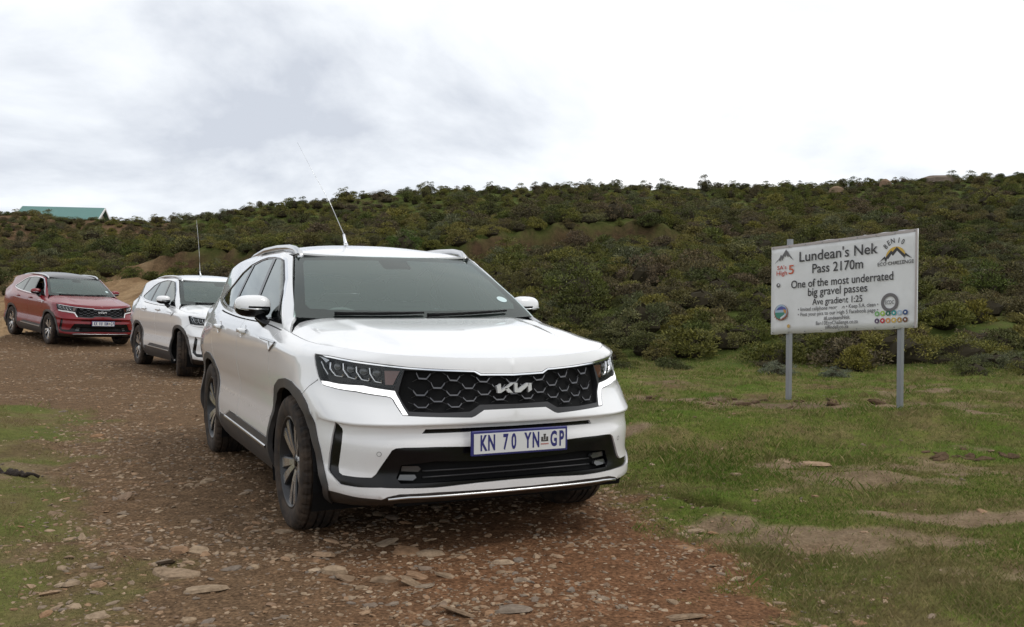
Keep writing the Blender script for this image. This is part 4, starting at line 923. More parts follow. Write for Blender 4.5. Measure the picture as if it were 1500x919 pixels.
        P3, R3 = regions(f['amber'], [], .02); patch('turn_signal', P3, R3['base'], s_band, M_AMB, hl, off=-.020, side=sd_)
        P3, R3 = regions(f['tri'], [], .02); patch('lamp_reflector', P3, R3['base'], s_band, M_SIL, hl, off=-.014, side=sd_)
        # fog lamps and parking sensor
        for fg in ('fog1', 'fog2'):
            P3, R3 = regions(f[fg], [], .015); patch('fog_lamp', P3, R3['base'], s_band, mat('fog_lens', (.07, .072, .075), .15, .3, coat=1), low, off=-.024, skirt=.02, side=sd_)
        c = np.array(f['sensor'][0]); th = np.linspace(0, 2 * math.pi, 16, endpoint=False)
        mb = MB(); ribbon(mb, [tuple(c + .011 * np.array([math.cos(a_), math.sin(a_)])) for a_ in np.linspace(0, 2 * math.pi, 17)], .002, .0004, .0004, sgn=sd_); mb.build('parking_sensor', M_SAT, root)
        # side mirror
        mb = MB(); V = []; F = []; nu, nv = 20, 14
        for i in range(nv + 1):
            for j in range(nu):
                a_ = math.pi * i / nv; b_ = 2 * math.pi * j / nu
                sx = lambda v_, e_: math.copysign(abs(v_) ** e_, v_)
                y_ = -sx(math.cos(a_), .75) * .107; rr = max(0, math.sin(a_)) ** .62
                wd = .5 + .5 * (y_ / .107)
                x_ = sx(math.cos(b_), .8) * rr * (.062 + .012 * wd) * (1.0 if math.cos(b_) > 0 else .75); z_ = sx(math.sin(b_), .8) * rr * (.066 + .008 * (1 - wd))
                V.append(((-.84 + x_ - .03 * wd), sd_ * (.946 + y_), 1.205 + z_ + .006 * wd))
        mi = []
        for i in range(nv):
            for j in range(nu):
                q = (i * nu + j, i * nu + (j + 1) % nu, (i + 1) * nu + (j + 1) % nu, (i + 1) * nu + j); F.append(q if sd_ < 0 else q[::-1])
                zz = np.mean([V[k][2] for k in q]); xx = np.mean([V[k][0] for k in q]); mi.append(0 if zz > 1.196 and xx > -.905 else 1)
        mo = mesh_obj('side_mirror', V, F, [paint_m, M_BLK], root, midx=mi)
        mb = MB(); mb.tube([(-.76, sd_ * .845, 1.082), (-.80, sd_ * .872, 1.100), (-.835, sd_ * .915, 1.15)], [.036, .033, .030], 8); mb.build('mirror_arm', M_BLK, mo, True)
        mb = MB(); mb.tube([(-.785, sd_ * .862, 1.187), (-.768, sd_ * .95, 1.190), (-.79, sd_ * 1.03, 1.196)], .005, 6); mb.build('indicator_strip', M_SIL, mo, True)
    # grille ticks
    for j in range(6):
        wv = .853 - .0262 * j
        for k in range(-4, 5):
            t = k * .155 + (.0775 if j % 2 else 0)
            if j % 2 and k == 4: continue
            ta = abs(t); sg = 1 if t >= 0 else -1
            pts = [(-.034, .011), (-.018, -.005), (.018, -.005), (.034, .011)]
            q = np.array([(abs(t + a_), wv + b_) for a_, b_ in pts])
            if not inpoly(np.array([[ta + .03, wv + .006], [max(ta - .03, .001), wv + .006], [ta + .001, wv - .009]]), np.array(grille)).all(): continue
            mb = MB(); path = []
            V = []
            dd = np.array(densify([(t + a_, wv + b_) for a_, b_ in pts], .009, False))
            p, n = s_band(np.stack([np.abs(dd[:, 0]), dd[:, 1]], 1)); s_ = np.where(dd[:, :1] < 0, -1, 1); p[:, 1:2] *= s_; n[:, 1:2] *= s_
            for i in range(len(p)):
                for dz, do in ((-.0055, -.020), (-.0035, -.009), (.0035, -.011), (.0055, -.026)): V.append(p[i] + n[i] * do + np.array([0, 0, dz]))
            F = [(i * 4 + c_, i * 4 + 4 + c_, i * 4 + 5 + c_, i * 4 + 1 + c_) for i in range(len(p) - 1) for c_ in range(3)]
            mb.add(V, F); mb.build('grille_tick', M_TICK, gr)
    mb = MB()
    for j in range(7):
        for k in range(-5, 6):
            t0 = k * .155 + (.0775 if j % 2 else 0); w0 = .853 - .0262 * j
            for s2 in (-1, 1):
                a_ = np.array([t0 + s2 * .034, w0 + .011]); b_ = np.array([t0 + s2 * (.155 / 2 - .018 + .0), w0 + .0262 - .005])
                dd = np.stack([a_ + (b_ - a_) * u for u in (0, .5, 1)]); chk = np.abs(dd)
                if not inpoly(chk, np.array(grille)).all(): continue
                p, n = s_band(np.stack([np.abs(dd[:, 0]), dd[:, 1]], 1)); s_ = np.where(dd[:, :1] < 0, -1, 1); p[:, 1:2] *= s_; n[:, 1:2] *= s_
                mb.tube([tuple(p[i] - n[i] * .020) for i in range(3)], .0016, 4)
    la = mb.build('grille_lattice', M_SAT, gr); la['kind'] = 'stuff'
    # emblem
    mb = MB()
    for poly in f['logo']:
        P = [(a + .013, b) for a, b in poly]; ar = sum(P[i][0] * P[(i + 1) % len(P)][1] - P[(i + 1) % len(P)][0] * P[i][1] for i in range(len(P)))
        if ar < 0: P = P[::-1]
        k = len(P); V = [(.953, a, b) for a, b in P] + [(.935, a, b) for a, b in P]
        mb.add(V, [tuple(range(k))] + [(i, k + i, k + (i + 1) % k, (i + 1) % k) for i in range(k)])
    mb.build('emblem', mat('emblem_silver', (.72, .73, .75), .3, .35), gr)
    mb = MB(); dd = np.array([(t, .313 if t < .55 else .313 - (t - .55) * .10) for t in np.linspace(0, .64, 14)]); p, n = s_band(dd); p = p + n * .003
    mb.tube([tuple(q * [1, -1, 1]) for q in p[::-1]] + [tuple(q) for q in p[1:]], .007, 6); mb.build('skid_strip', M_SIL, root, True)
    # lower grille slats
    for wz in (.405, .432):
        mb = MB(); dd = np.array([(t, wz) for t in np.linspace(0, .47, 10)]); p, n = s_band(dd); p = p - n * .030
        pts = [tuple(q * [1, -1, 1]) for q in p[::-1]] + [tuple(q) for q in p[1:]]; mb.tube(pts, .0045, 6); mb.build('slat', M_SAT, low, True)
    # number plate
    mb = MB(); mb.box((.992, .012, .562), (.012, .530, .122), bev=.004); plate = mb.build('number_plate', M_PBL, root)
    mb = MB(); mb.box((.9985, .012, .561), (.004, .502, .098)); mb.build('plate_face', M_PLT, plate)
    Mx = PLATE_MX
    sp = []
    for ch, yy in zip(plate_chars, PLATE_Y):
        sp.append(('character', ch, Matrix.Translation((0, yy, .560)) @ Mx, .104, .52, M_PBL, .0035, 'CENTER'))
    glyph_objs(sp, plate)
    mb = MB()
    for (yy, zz, a_, b_) in ((.145, .572, .010, .022), (.131, .568, .011, .017), (.159, .568, .011, .017), (.145, .556, .040, .006), (.145, .587, .014, .007)):
        mb.box((1.001, yy, zz), (.001, a_, b_))
    mb.build('plate_crest', mat('crest_black', (.05, .045, .04), .5), plate)
    mb = MB(); mb.box((1.001, .145, .541), (.001, .044, .007)); mb.build('crest_text', mat('crest_red', (.42, .20, .18), .5), plate)
    mb = MB(); mb.box((.975, .012, .562), (.03, .40, .09)); mb.build('plate_bracket', M_SAT, root)
    # ---- hood
    hc = [tuple(BNET[-1][i][:2]) for i in range(10)]
    tt = np.linspace(0, BT[9], 60); hcx = band(tt, np.full(60, .968))[:, :2]
    poly = [tuple(p) for p in hcx] + [(-.30, .81), (-.38, .765), (-.358, .6), (-.325, .4), (-.30, 0.0)]
    poly = [(float(a), float(b)) for a, b in poly]; poly[0] = (poly[0][0], 0.0)
    def hoodf(x, y):
        z = H(x, y); yc = .56 - .10 * np.clip((x + .3) / 1.1, 0, 1)
        fade = sst(.80, .30, x) * sst(-.33, -.15, x); z = z + fade * .010 * sst(.05, -.03, np.abs(y) - yc)
        return np.stack([x, y, z], 1)
    P3, R3 = regions(poly, [], .022, .02)
    q = P3.copy(); P3 = np.stack([q[:, 0], q[:, 1]], 1)
    s_h = fix_up(s_from(hoodf, 4e-3))
    def s_hood(qq):
        c = qq.copy(); k = .9965; c[:, 0] = np.where(c[:, 0] > .2, c[:, 0] - .003, c[:, 0]); c[:, 1] *= k; return s_h(c)
    patch('hood', P3, R3['base'], s_hood, paint_m, root, skirt=.025, both=True)
    mb = MB(); V = []; F = []            # cowl panel below the windscreen
    for s_ in np.linspace(-1, 1, 13):
        V += [(-.28 - .04 * s_ * s_, .80 * s_, 1.055 + .03 * (1 - s_ * s_)), (-.41 + .11 * (1 - s_ * s_) - .06, .80 * s_, 1.118)]
    for i in range(12): F.append((i * 2, i * 2 + 2, i * 2 + 3, i * 2 + 1))
    mb.add(V, F); mb.build('cowl_panel', M_SAT, root, True)
    # ---- windscreen
    def ws(s, v):
        b = np.stack([-.41 + .11 * (1 - s * s), .774 * s, 1.148 - .022 * (1 - s * s)], 1); t = np.stack([-1.10 + .08 * (1 - s * s), .612 * s, 1.535 + .008 * (1 - s * s)], 1)
        p = b + (t - b) * v[:, None]; bl = .022 * np.sin(math.pi * np.clip(v, 0, 1)) * (1 - .3 * s * s)
        return p + bl[:, None] * np.array([.5, 0, .86])
    s_w = fix_up(s_from(ws))
    outer = [(0, 0), (1.02, 0), (1.02, 1), (0, 1)]
    clear = [(0, .12), (.90, .12), (.935, .18), (.94, .86), (.92, .91), (.16, .915), (.15, .78), (.13, .75), (0, .75)]
    P3, R3 = regions(outer, [('clear', clear)], .05, .04)
    wsb = patch('windshield', P3, R3['clear'], s_w, M_GLS, root, both=True)
    patch('windshield_edge', P3, R3['base'], s_w, M_GLB, wsb, both=True)
    patch('windshield_border', P3, R3['base'], s_w, M_FRIT, wsb, off=-.004, both=True)
    mb = MB(); c, n = s_w(np.array([[.86, .26]])); c = c[0] + n[0] * .002; n = n[0]; u = np.cross([0, 1, 0], n); u /= np.linalg.norm(u); v = np.cross(n, u)
    V = [tuple(c + .036 * (u * math.cos(a_) + v * math.sin(a_))) for a_ in np.linspace(0, 2 * math.pi, 20, endpoint=False)]
    mb.add(V, [tuple(range(20))]); so = mb.build('licence_disc', mat('disc_paper', (.55, .68, .68), .6), wsb)
    for y0, y1 in ((.02, .78), (-.72, .0)):
        mb = MB(); q = np.array([(abs(y0 + (y1 - y0) * u), .045 + .03 * u) for u in (0, .25, .5, .75, 1)]); p, n = s_w(q); p = p + n * .014; p[:, 1] *= np.sign([y0 + (y1 - y0) * u + 1e-6 for u in (0, .25, .5, .75, 1)])
        mb.tube([tuple(v) for v in p], [.011, .009, .009, .008, .006], 6); mb.build('wiper', M_DARK, root, True)
    # ---- greenhouse side
    xb = np.linspace(-.205, -3.6, 60); front = [(float(xw(z)), float(z)) for z in np.linspace(1.535, 1.152, 14)] + [(-.375, 1.122), (-.30, 1.09)]
    xt = np.linspace(-3.6, -1.10, 40)
    gpoly = [(float(x), float(g_zb(np.array([x]))[0]) - .004) for x in xb] + [(float(x), float(top_edge(np.array([x]))[0])) for x in xt] + front[1:]
    wr = [('win_' + k, v) for k, v in WIN.items()]
    P3, R3 = regions(gpoly, [('trim', DLO), ('pillar', offset_poly(DLO, -.011))] + wr, .045, .03)
    fr = patch('pillar_frame', P3, R3['base'], s_g, paint_m, root, skirt=.02, both=True)
    patch('window_trim', P3, R3['trim'], s_g, M_CHR, root, off=.002, skirt=.008, both=True)
    patch('pillar_cover', P3, R3['pillar'], s_g, M_BLK, root, off=-.002, skirt=.006, both=True)
    for sd_ in (-1, 1):
        for k in WIN:
            if window_open and sd_ < 0 and k == 'front': continue
            patch('window', P3, R3['win_' + k], s_g, M_SID if k in ('front', 'sail') else M_TNT, root, off=-.006, side=sd_)
    # ---- roof
    def zr(x): return pch([-3.7, -3.4, -2.8, -2.2, -1.7, -1.4, -1.2, -1.0], [1.50, 1.575, 1.642, 1.664, 1.648, 1.618, 1.583, 1.533], x)
    def roof(x, y):
        xe = np.minimum(x, -1.10); ye = G(xe, top_edge(xe)); ze = top_edge(xe); zc = zr(x); r = np.clip(np.abs(y) / ye, 0, 1.02)
        ze = np.where(x > -1.10, zc, ze)
        return np.stack([x, y, zc + (ze - zc) * r ** 2.6], 1)
    ye = G(xt, top_edge(xt))
    rp = [(-1.02 - .08 * (s_ / .612) ** 2, float(s_)) for s_ in np.linspace(0, .608, 14)] + [(float(a), float(b)) for a, b in zip(xt[::-1], ye[::-1])][1:] + [(-3.62, .3), (-3.64, 0.0)]
    P3, R3 = regions(rp, [], .06, .04)
    patch('roof', P3, R3['base'], fix_up(s_from(roof)), roof_m, root, skirt=.012, both=True)
    patch('headliner', P3, R3['base'], fix_up(s_from(roof)), M_HEAD, root, off=-.03, both=True)
    # ---- tailgate
    V = []; F = []; n = 15; tb = band(np.linspace(BT[14] - .15, BT[-1], n), np.full(n, .968)); rows = 7
    for i in range(n):
        a_ = tb[i]; u = i / (n - 1); e_ = np.array([-3.6 - .04 * u, float(G(np.array([-3.6]), top_edge(np.array([-3.6])))[0]) * (1 - u), float(top_edge(np.array([-3.6]))[0]) + .085 * (1 - (1 - u) ** 2.2)])
        for k in range(rows):
            q = k / (rows - 1); V.append(a_ + (e_ - a_) * q)
    V = np.array(V); mi = []
    for i in range(n - 1):
        for k in range(rows - 1): F.append((i * rows + k, i * rows + k + 1, (i + 1) * rows + k + 1, (i + 1) * rows + k)); mi.append(1 if i > 4 and 0 < k < rows - 2 else 0)
    k = len(V); F2 = F + [tuple(x + k for x in f_[::-1]) for f_ in F]; mesh_obj('tailgate', np.concatenate([V, V * [1, -1, 1]]), F2, [paint_m, M_TNT], root, midx=mi + mi)
    # ---- roof rails
    for sd_ in (-1, 1):
        pts = [(-1.085, .590, 1.548), (-1.12, .592, 1.580), (-1.20, .600, 1.607), (-1.36, .610, 1.625), (-1.65, .617, 1.634), (-2.1, .617, 1.632), (-2.6, .60, 1.605), (-2.95, .575, 1.570), (-3.06, .568, 1.548)]
        pts = [np.array(p) for p in pts]; fine = []
        for i in range(len(pts) - 1):
            for u in (0, .33, .66): fine.append(pts[i] + (pts[i + 1] - pts[i]) * u)
        fine.append(pts[-1]); V = []; F = []
        for i, p in enumerate(fine):
            wd = .019
            base = min(p[2] - .006, p[2] - .02)
            for a_, z_ in ((-wd, p[2] - .034 if 3 < i < len(fine) - 4 else p[2] - .05), (-wd, p[2] - .008), (-wd * .5, p[2]), (wd * .5, p[2] - .002), (wd, p[2] - .012), (wd, p[2] - .040 if 3 < i < len(fine) - 4 else p[2] - .06)): V.append((p[0], sd_ * (p[1] + a_), z_))
        for i in range(len(fine) - 1):
            for j in range(6):
                q = (i * 6 + j, i * 6 + (j + 1) % 6, i * 6 + 6 + (j + 1) % 6, i * 6 + 6 + j); F.append(q if sd_ > 0 else q[::-1])
        F += [tuple(range(6)), tuple(range(len(V) - 6, len(V)))]
        mesh_obj('roof_rail', V, F, M_SIL, root)
    # ---- underbody, wheel wells, interior
    mb = MB(); mb.box((-1.4, 0, .34), (1.55, 1.66, .22)); mb.box((.15, 0, .42), (1.25, 1.10, .36)); mb.box((-2.9, 0, .42), (1.5, 1.10, .36)); mb.box((-1.35, 0, .46), (3.9, 1.1, .1)); mb.build('underbody_light_block', M_DARK, root)  # plain black boxes added as the underbody to block light
    for x in (0, -2.815):
        for sd_ in (-1, 1):
            mb = MB(); V = []; F = []
            for i in range(17):
                a_ = math.radians(-25 + 230 * i / 16); V += [(x + .03 + .50 * math.cos(a_), sd_ * .905, .37 + .425 * math.sin(a_)), (x + .03 + .50 * math.cos(a_), sd_ * .55, .37 + .425 * math.sin(a_))]
            for i in range(16): F.append((i * 2, i * 2 + 1, i * 2 + 3, i * 2 + 2))
            mb.add(V, F); mb.build('wheel_well', M_DARK, root)
            wheel(root, x, sd_, steer if x == 0 else 0, .31 + x + sd_)
    mb = MB(); V = []; F = []            # dashboard, a rolled top with a cluster hood
    for s_ in np.linspace(-.78, .78, 25):
        hd = .035 * math.exp(-((s_ + .37) / .16) ** 2)
        V += [(-.42, s_, 1.08), (-.62, s_, 1.075 + hd * .3), (-.80, s_, 1.055 + hd), (-.86, s_, 1.01 + hd * .5), (-.84, s_, .70)]
    for i in range(24):
        for k in range(4): F.append((i * 5 + k, i * 5 + 5 + k, i * 5 + 6 + k, i * 5 + 1 + k))
    mb.add(V, F); mb.build('dashboard', M_DASH, root, True)
    mb = MB(); c = Vector((-.98, -.37, 1.02)); ax = Vector((-.9, 0, .42)).normalized(); u = Vector((0, 1, 0)); v = ax.cross(u)
    mb.tube([c + (u * math.cos(a_) + v * math.sin(a_)) * .185 for a_ in np.linspace(0, 2 * math.pi, 29)], .014, 8, cap=False)
    mb.tube([c + u * -.18, c - ax * .03, c + u * .18], [.014, .045, .014], 8); mb.tube([c - ax * .03, c + v * -.18], [.03, .014], 6); mb.tube([c - ax * .02, c - ax * .22], .03, 8)
    mb.build('steering_wheel', M_DASH, root, True)
    for x, y, wd in ((-1.42, -.37, .5), (-1.42, .37, .5), (-2.30, -.42, .55), (-2.30, .42, .55)):
        mb = MB(); r_ = Matrix.Rotation(math.radians(-16), 3, 'Y')
        mb.box((x, y, .60), (.50, wd, .16), bev=.05); mb.box((x - .30, y, .93), (.13, wd, .62), rot=r_, bev=.045); mb.box((x - .41, y, 1.325), (.10, .25, .17), rot=r_, bev=.035)
        mb.build('seat', M_TRIM, root, False)
    mb = MB(); mb.box((-1.16, 0, 1.46), (.03, .24, .07), rot=Matrix.Rotation(.3, 3, 'Y'), bev=.012); mb.tube([(-1.14, 0, 1.47), (-1.10, 0, 1.53)], .008, 6); mb.build('rear_view_mirror', M_DASH, root)
    if antenna:
        mb = MB(); mb.tube([(-1.52, -.16, 1.640), (-1.53, -.163, 1.662), (-1.545, -.17, 1.72)], [.017, .012, .009], 8); an = mb.build('antenna', M_CHR, root, True)
        mb = MB(); mb.tube([(-1.545, -.17, 1.72), (-1.66, -.245, 1.96), (-1.82, -.345, 2.22), (-1.93, -.42, 2.42)], [.003, .002, .0012, .0008], 6); mb.build('antenna_whip', M_SIL, an, True)
    return root
def copy_tree(o, parent=None):
    c = o.copy(); COL.objects.link(c); c.parent = parent
    for ch in o.children: copy_tree(ch, c)
    return c
def pose(root, x, y, z, heading, pitch=0, roll=0):
    root.location = (x, y, z)
    root.rotation_euler = (Matrix.Rotation(heading, 3, 'Z') @ Matrix.Rotation(-pitch, 3, 'Y') @ Matrix.Rotation(roll, 3, 'X')).to_euler()
CAR_A = build_car(M_WHITE, M_WHITE, M_DRL, 'KN70YNGP', True)
pose(CAR_A, -.3964, 5.6403, 0, math.radians(-64.403))
tag(CAR_A, 'white SUV nearest the camera with number plate KN 70 YN GP', 'car', 'cars stopped in line on the gravel road')
CAR_B = copy_tree(CAR_A)
def set_steer(root, a):
    for ch in root.children:
        if ch.name.startswith('wheel') and not ch.name.startswith('wheel_') and abs(ch.location.x) < .1: ch.rotation_euler[2] += a
def swap(root, table):
    for ch in list(root.children):
        swap(ch, table)
        if ch.type == 'MESH' and any(m in table for m in ch.data.materials):
            key = (ch.data.name, id(table)); nm = SWAPPED.get(key)
            if nm is None:
                nm = ch.data.copy(); SWAPPED[key] = nm
                for i, m in enumerate(nm.materials):
                    if m in table: nm.materials[i] = table[m]
            ch.data = nm
SWAPPED = {}
def drop(o):
    for ch in list(o.children): drop(ch)
    bpy.data.objects.remove(o)
CAR_C = copy_tree(CAR_A)
pose(CAR_B, -4.533, 15.721, -.039, math.radians(-56.54), -.008, -.022); set_steer(CAR_B, math.radians(-13))
TB = {M_DRL: M_DRLO}; swap(CAR_B, TB)
for ch in CAR_B.children:
    if ch.name.startswith('antenna'):
        for g in ch.children: drop(g) if False else bpy.data.objects.remove(g)
        mb = MB(); mb.tube([(-1.545, -.17, 1.72), (-1.57, -.18, 2.0), (-1.60, -.20, 2.3), (-1.64, -.225, 2.62)], [.004, .003, .002, .0015], 6); mb.build('antenna_whip', M_SIL, ch, True)
tag(CAR_B, 'white SUV half hidden behind the nearest car, whip antenna on its roof', 'car')
pose(CAR_C, -10.309, 23.311, .079, math.radians(-46.85), -.05, -.03)
TC = {M_DRL: M_DRLO, M_WHITE: M_RED}; swap(CAR_C, TC)
tag(CAR_C, 'red SUV farthest back in the line with its driver window down', 'car')
for ch in list(CAR_C.children):
    if ch.name.startswith('antenna'): drop(ch)
    elif ch.name.startswith('roof') and not ch.name.startswith('roof_rail'):
        ch.data = ch.data.copy(); ch.data.materials[0] = M_BLK; ch['label'] = 'black glass roof panel'
    elif ch.name.startswith('window') and ch.type == 'MESH' and not ch.name.startswith('window_'):
        c_ = sum((v.co for v in ch.data.vertices), Vector()) / len(ch.data.vertices)
        if c_.y < 0 and -1.25 < c_.x < -.85: drop(ch)
for car_, chars in ((CAR_C, 'KK88RMGP'), (CAR_B, None)):
    for ch in car_.children:
        if ch.name.startswith('number_plate'):
            cs = [g for g in ch.children if g.name.startswith('character')]
            cs.sort(key=lambda g: sum(v.co.y for v in g.data.vertices) / len(g.data.vertices))
            if chars is None: continue
            for g in cs: bpy.data.objects.remove(g)
            glyph_objs([('character', q, Matrix.Translation((0, yy, .560)) @ PLATE_MX, .104, .52, M_PBL, .0035, 'CENTER') for q, yy in zip(chars, PLATE_Y)], ch)


# ------------------------------------------------------------------ shrubs
def leafm(name, stops):
    def bld(m, n, l, b):
        oi = n.new('ShaderNodeObjectInfo'); geo = n.new('ShaderNodeNewGeometry')
        c = ramp(n, l, oi.outputs['Random'], stops).outputs[0]
        v = ramp(n, l, geo.outputs['Random Per Island'], [(0, (.66, .66, .66)), (.7, (1.25, 1.25, 1.2)), (1, (1.85, 1.75, 1.4))]).outputs[0]
        l.new(mixc(n, l, 1.0, c, v, 'MULTIPLY'), b.inputs['Base Color'])
    return mat(name, (.06, .06, .02), .75, spec=.2, build=bld)
M_LEAF = leafm('heath_foliage', [(0, (.066, .074, .020)), (.15, (.115, .114, .028)), (.30, (.098, .080, .044)), (.42, (.075, .096, .023)), (.55, (.160, .146, .036)), (.68, (.112, .084, .056)), (.80, (.060, .070, .021)), (.90, (.115, .122, .070)), (1, (.175, .158, .040))])
M_LGRY = leafm('grey_foliage', [(0, (.12, .135, .10)), (1, (.16, .175, .13))]); M_LGRN = leafm('green_foliage', [(0, (.060, .095, .020)), (1, (.075, .110, .024))]); M_LYEL = leafm('yellow_foliage', [(0, (.16, .14, .030)), (1, (.13, .125, .030))])
M_TWIG_CORE = mat('shrub_twig_and_core', (.036, .030, .018), .9, spec=.1)
def shrub_mesh(seed, nleaf=1500, spread=1.0, tallness=.8, leaf=1.0):
    r = np.random.default_rng(seed); mb = MB()
    V = []; F = []; mi = []
    # lobes: sprays of twigs that end in leaf clumps
    nl = r.integers(20, 30); lob = []
    for i in range(nl):
        a = r.uniform(0, 6.28); el = math.asin(r.random() ** .8); q = math.cos(el) * .46 * spread * (.75 + .35 * r.random()); hh = tallness * (.10 + .72 * math.sin(el)) * (.75 + .45 * r.random())
        lob.append((q * math.cos(a), q * math.sin(a), max(.08, hh), .085 + .085 * r.random()))
    for (x, y, z, s_) in lob[::2]:
        mb.tube([(x * .1, y * .1, -.08), (x * .55, y * .55, z * .5), (x, y, z)], [.012, .008, .004], 3, 1, cap=False)
    nc, nr = 9, 4; core = []      # dark twig-coloured dome added inside to block light and darken the gaps
    for j in range(nr + 1):
        el = math.pi / 2 * max(0, j - .6) / (nr - .6)
        for i in range(nc): q = (.27 + .05 * r.normal()) * spread * math.cos(el) * (.45 if j == 0 else 1); core.append((q * math.cos(6.283 * i / nc), q * math.sin(6.283 * i / nc), (-.07 if j == 0 else 0) + tallness * .66 * math.sin(el) * (1 + .08 * r.normal())))
    mb.add(core, [(j * nc + i, j * nc + (i + 1) % nc, (j + 1) * nc + (i + 1) % nc, (j + 1) * nc + i) for j in range(nr) for i in range(nc)], 1)
    V = list(mb.v); F = list(mb.f); mi = list(mb.m)
    L_ = np.array(lob); k = r.integers(0, nl, nleaf); d = r.normal(size=(nleaf, 3)); d /= np.linalg.norm(d, axis=1, keepdims=True); d[:, 2] = np.abs(d[:, 2]) * .9 - .25
    rad = L_[k, 3] * (.45 + .75 * r.random(nleaf) ** .5); c = L_[k, :3] + d * rad[:, None] * [1.15, 1.15, 1.0]
    # drip down: some leaves lower on the stems
    low = r.random(nleaf) < .22; c[low, 2] *= r.uniform(.3, .9, low.sum()); c[:, 2] = np.maximum(c[:, 2], .01)
    t = d + r.normal(size=(nleaf, 3)) * .45 + [0, 0, .55]; t /= np.linalg.norm(t, axis=1, keepdims=True); s = np.cross(t, r.normal(size=(nleaf, 3))); s /= np.linalg.norm(s, axis=1, keepdims=True)
    ln = leaf * (.028 + .036 * r.random(nleaf))[:, None]; wd = leaf * (.007 + .008 * r.random(nleaf))[:, None]
    P = np.stack([c - s * wd, c + s * wd, c + t * ln + s * wd * .4, c + t * ln - s * wd * .4], 1).reshape(-1, 3); b = len(V)
    V = np.concatenate([np.array([tuple(v) for v in V]), P]); Fq = np.arange(nleaf)[:, None] * 4 + np.arange(4) + b
    me = bpy.data.meshes.new('shrub'); me.from_pydata([tuple(v) for v in V], [], F + [tuple(int(x) for x in f) for f in Fq])
    me.polygons.foreach_set('material_index', np.array(mi + [0] * nleaf, np.int32)); return me
NV = 8
SHM = []
for k in range(NV):
    me = shrub_mesh(200 + k, (2900, 3300, 2300, 1700)[k % 4], .85 + .3 * (k % 3), (.50, .62, .95, .72)[k % 4], (1.0, .7, 1.0, 1.35)[k % 4]); me.materials.append(M_LEAF); me.materials.append(M_TWIG_CORE); SHM.append(me)
def variant(me, m): q = me.copy(); q.materials[0] = m; return q
SH_GRY = variant(SHM[1], M_LGRY); SH_GRN = variant(SHM[2], M_LGRN); SH_YEL = variant(SHM[3], M_LYEL)
SPECIAL = [((1142, 548), 15.3, .50, SH_GRY, 'pale grey-green shrub at the foot of the left sign post'), ((1226, 552), 15.0, .42, SH_GRY, 'small grey-green shrub low between the two sign posts'), ((592, 352), 36.0, 1.05, SH_GRN, 'bright green rounded shrub on the bank right of the antenna'), ((1255, 522), 16.6, .70, SH_YEL, 'yellow-green shrub just below the bottom edge of the sign'), ((1430, 480), 22, .8, SH_YEL, 'yellow flowering shrub on the slope right of the sign')]
SPEC_XY = SPECIAL
r = np.random.default_rng(31); pts = []
K = 30000
yy = 15 + 48 * r.random(K) ** .8; xx = r.uniform(-.60, .60, K) * yy + 0
rd, br, sn, le, hi = masks(xx, yy); f_ = foot(xx)
dn = np.maximum(sst(-.9, 1.6, yy - f_ + fbm(xx * .5, yy * .5, 3, 12) * 4.5), .10 * sst(-4.2, -.5, yy - f_) * (1 - rd) * (1 - sn)) * (1 - .97 * sn) * (1 - .75 * le) * (.42 + 1.9 * np.clip(.5 + fbm(xx * .30, yy * .30, 3, 52) * 2.0, 0, 1))
dn *= np.where(ledge_a(xx) * ((yy > ledge_y(xx) - 1.0) & (yy < ledge_y(xx) + .35)) > .5, .5, 1.0)
ok = r.random(K) < dn; cx = xx[ok]; cy = yy[ok]
for (px_, py_), Y_, s_, _m, _l in SPEC_XY:
    far_ = (cx - (px_ - 750) / 1410 * Y_) ** 2 + ((cy - Y_ + 1.0) / 1.8) ** 2 > (.75 * s_ + .25) ** 2; cx, cy = cx[far_], cy[far_]
st_ = np.abs(height(cx, cy - .45) - height(cx, cy)) < .42; cx, cy = cx[st_], cy[st_]
cell = {}; order = np.arange(len(cx))
for i in order:
    rr = .22 + .36 * r.random() ** 1.5; key = (int(cx[i] // .8), int(cy[i] // .8)); bad = False
    for a in (-1, 0, 1):
        for b in (-1, 0, 1):
            for (x2, y2, r3) in cell.get((key[0] + a, key[1] + b), ()):
                if (cx[i] - x2) ** 2 + (cy[i] - y2) ** 2 < (rr + r3) ** 2 * .80: bad = True
    if bad: continue
    cell.setdefault(key, []).append((cx[i], cy[i], rr)); pts.append((cx[i], cy[i], rr))
P = np.array(pts); hz = height(P[:, 0], P[:, 1]); size = 2.05 * P[:, 2] + .12 + .15 * r.random(len(P)); size *= (.36 + .64 * sst(-2.5, 3.0, P[:, 1] - foot(P[:, 0]))) * np.where(P[:, 1] > 50, .72, 1) * np.where(r.random(len(P)) < .12, .55, 1)
print('shrubs', len(P))
rank = np.argsort(-size / P[:, 1])
for (px, py), Y, s_, me, lb in SPECIAL:
    X = (px - 750) / 1410 * Y; o = link(me, 'shrub'); o.location = (X, Y, gh(X, Y) - .02); o.scale = (s_,) * 3; o.rotation_euler = (0, 0, Y); tag(o, lb, 'shrub')
LAB = ['low olive heath shrub, one of many covering the near hillside', 'dense brownish heath shrub, one of many covering the near hillside']
for j, i in enumerate(rank[:295]):
    o = bpy.data.objects.new('shrub', SHM[j % NV]); COL.objects.link(o); x, y, _ = P[i]
    o.location = (x, y, hz[i] - .03); o.scale = (size[i] * r.uniform(.9, 1.2), size[i] * r.uniform(.9, 1.2), size[i] * r.uniform(.75, 1.05)); o.rotation_euler = (r.normal() * .08, r.normal() * .08, r.uniform(0, 6.28))
    tag(o, 'low heath shrub, one of many covering the nearer hillside', 'shrub', 'heath shrubs on the hillside')
    if j < NV: o['proto'] = 1
protos = [o for o in COL.objects if 'proto' in o.keys()]
for o in protos: del o['proto']
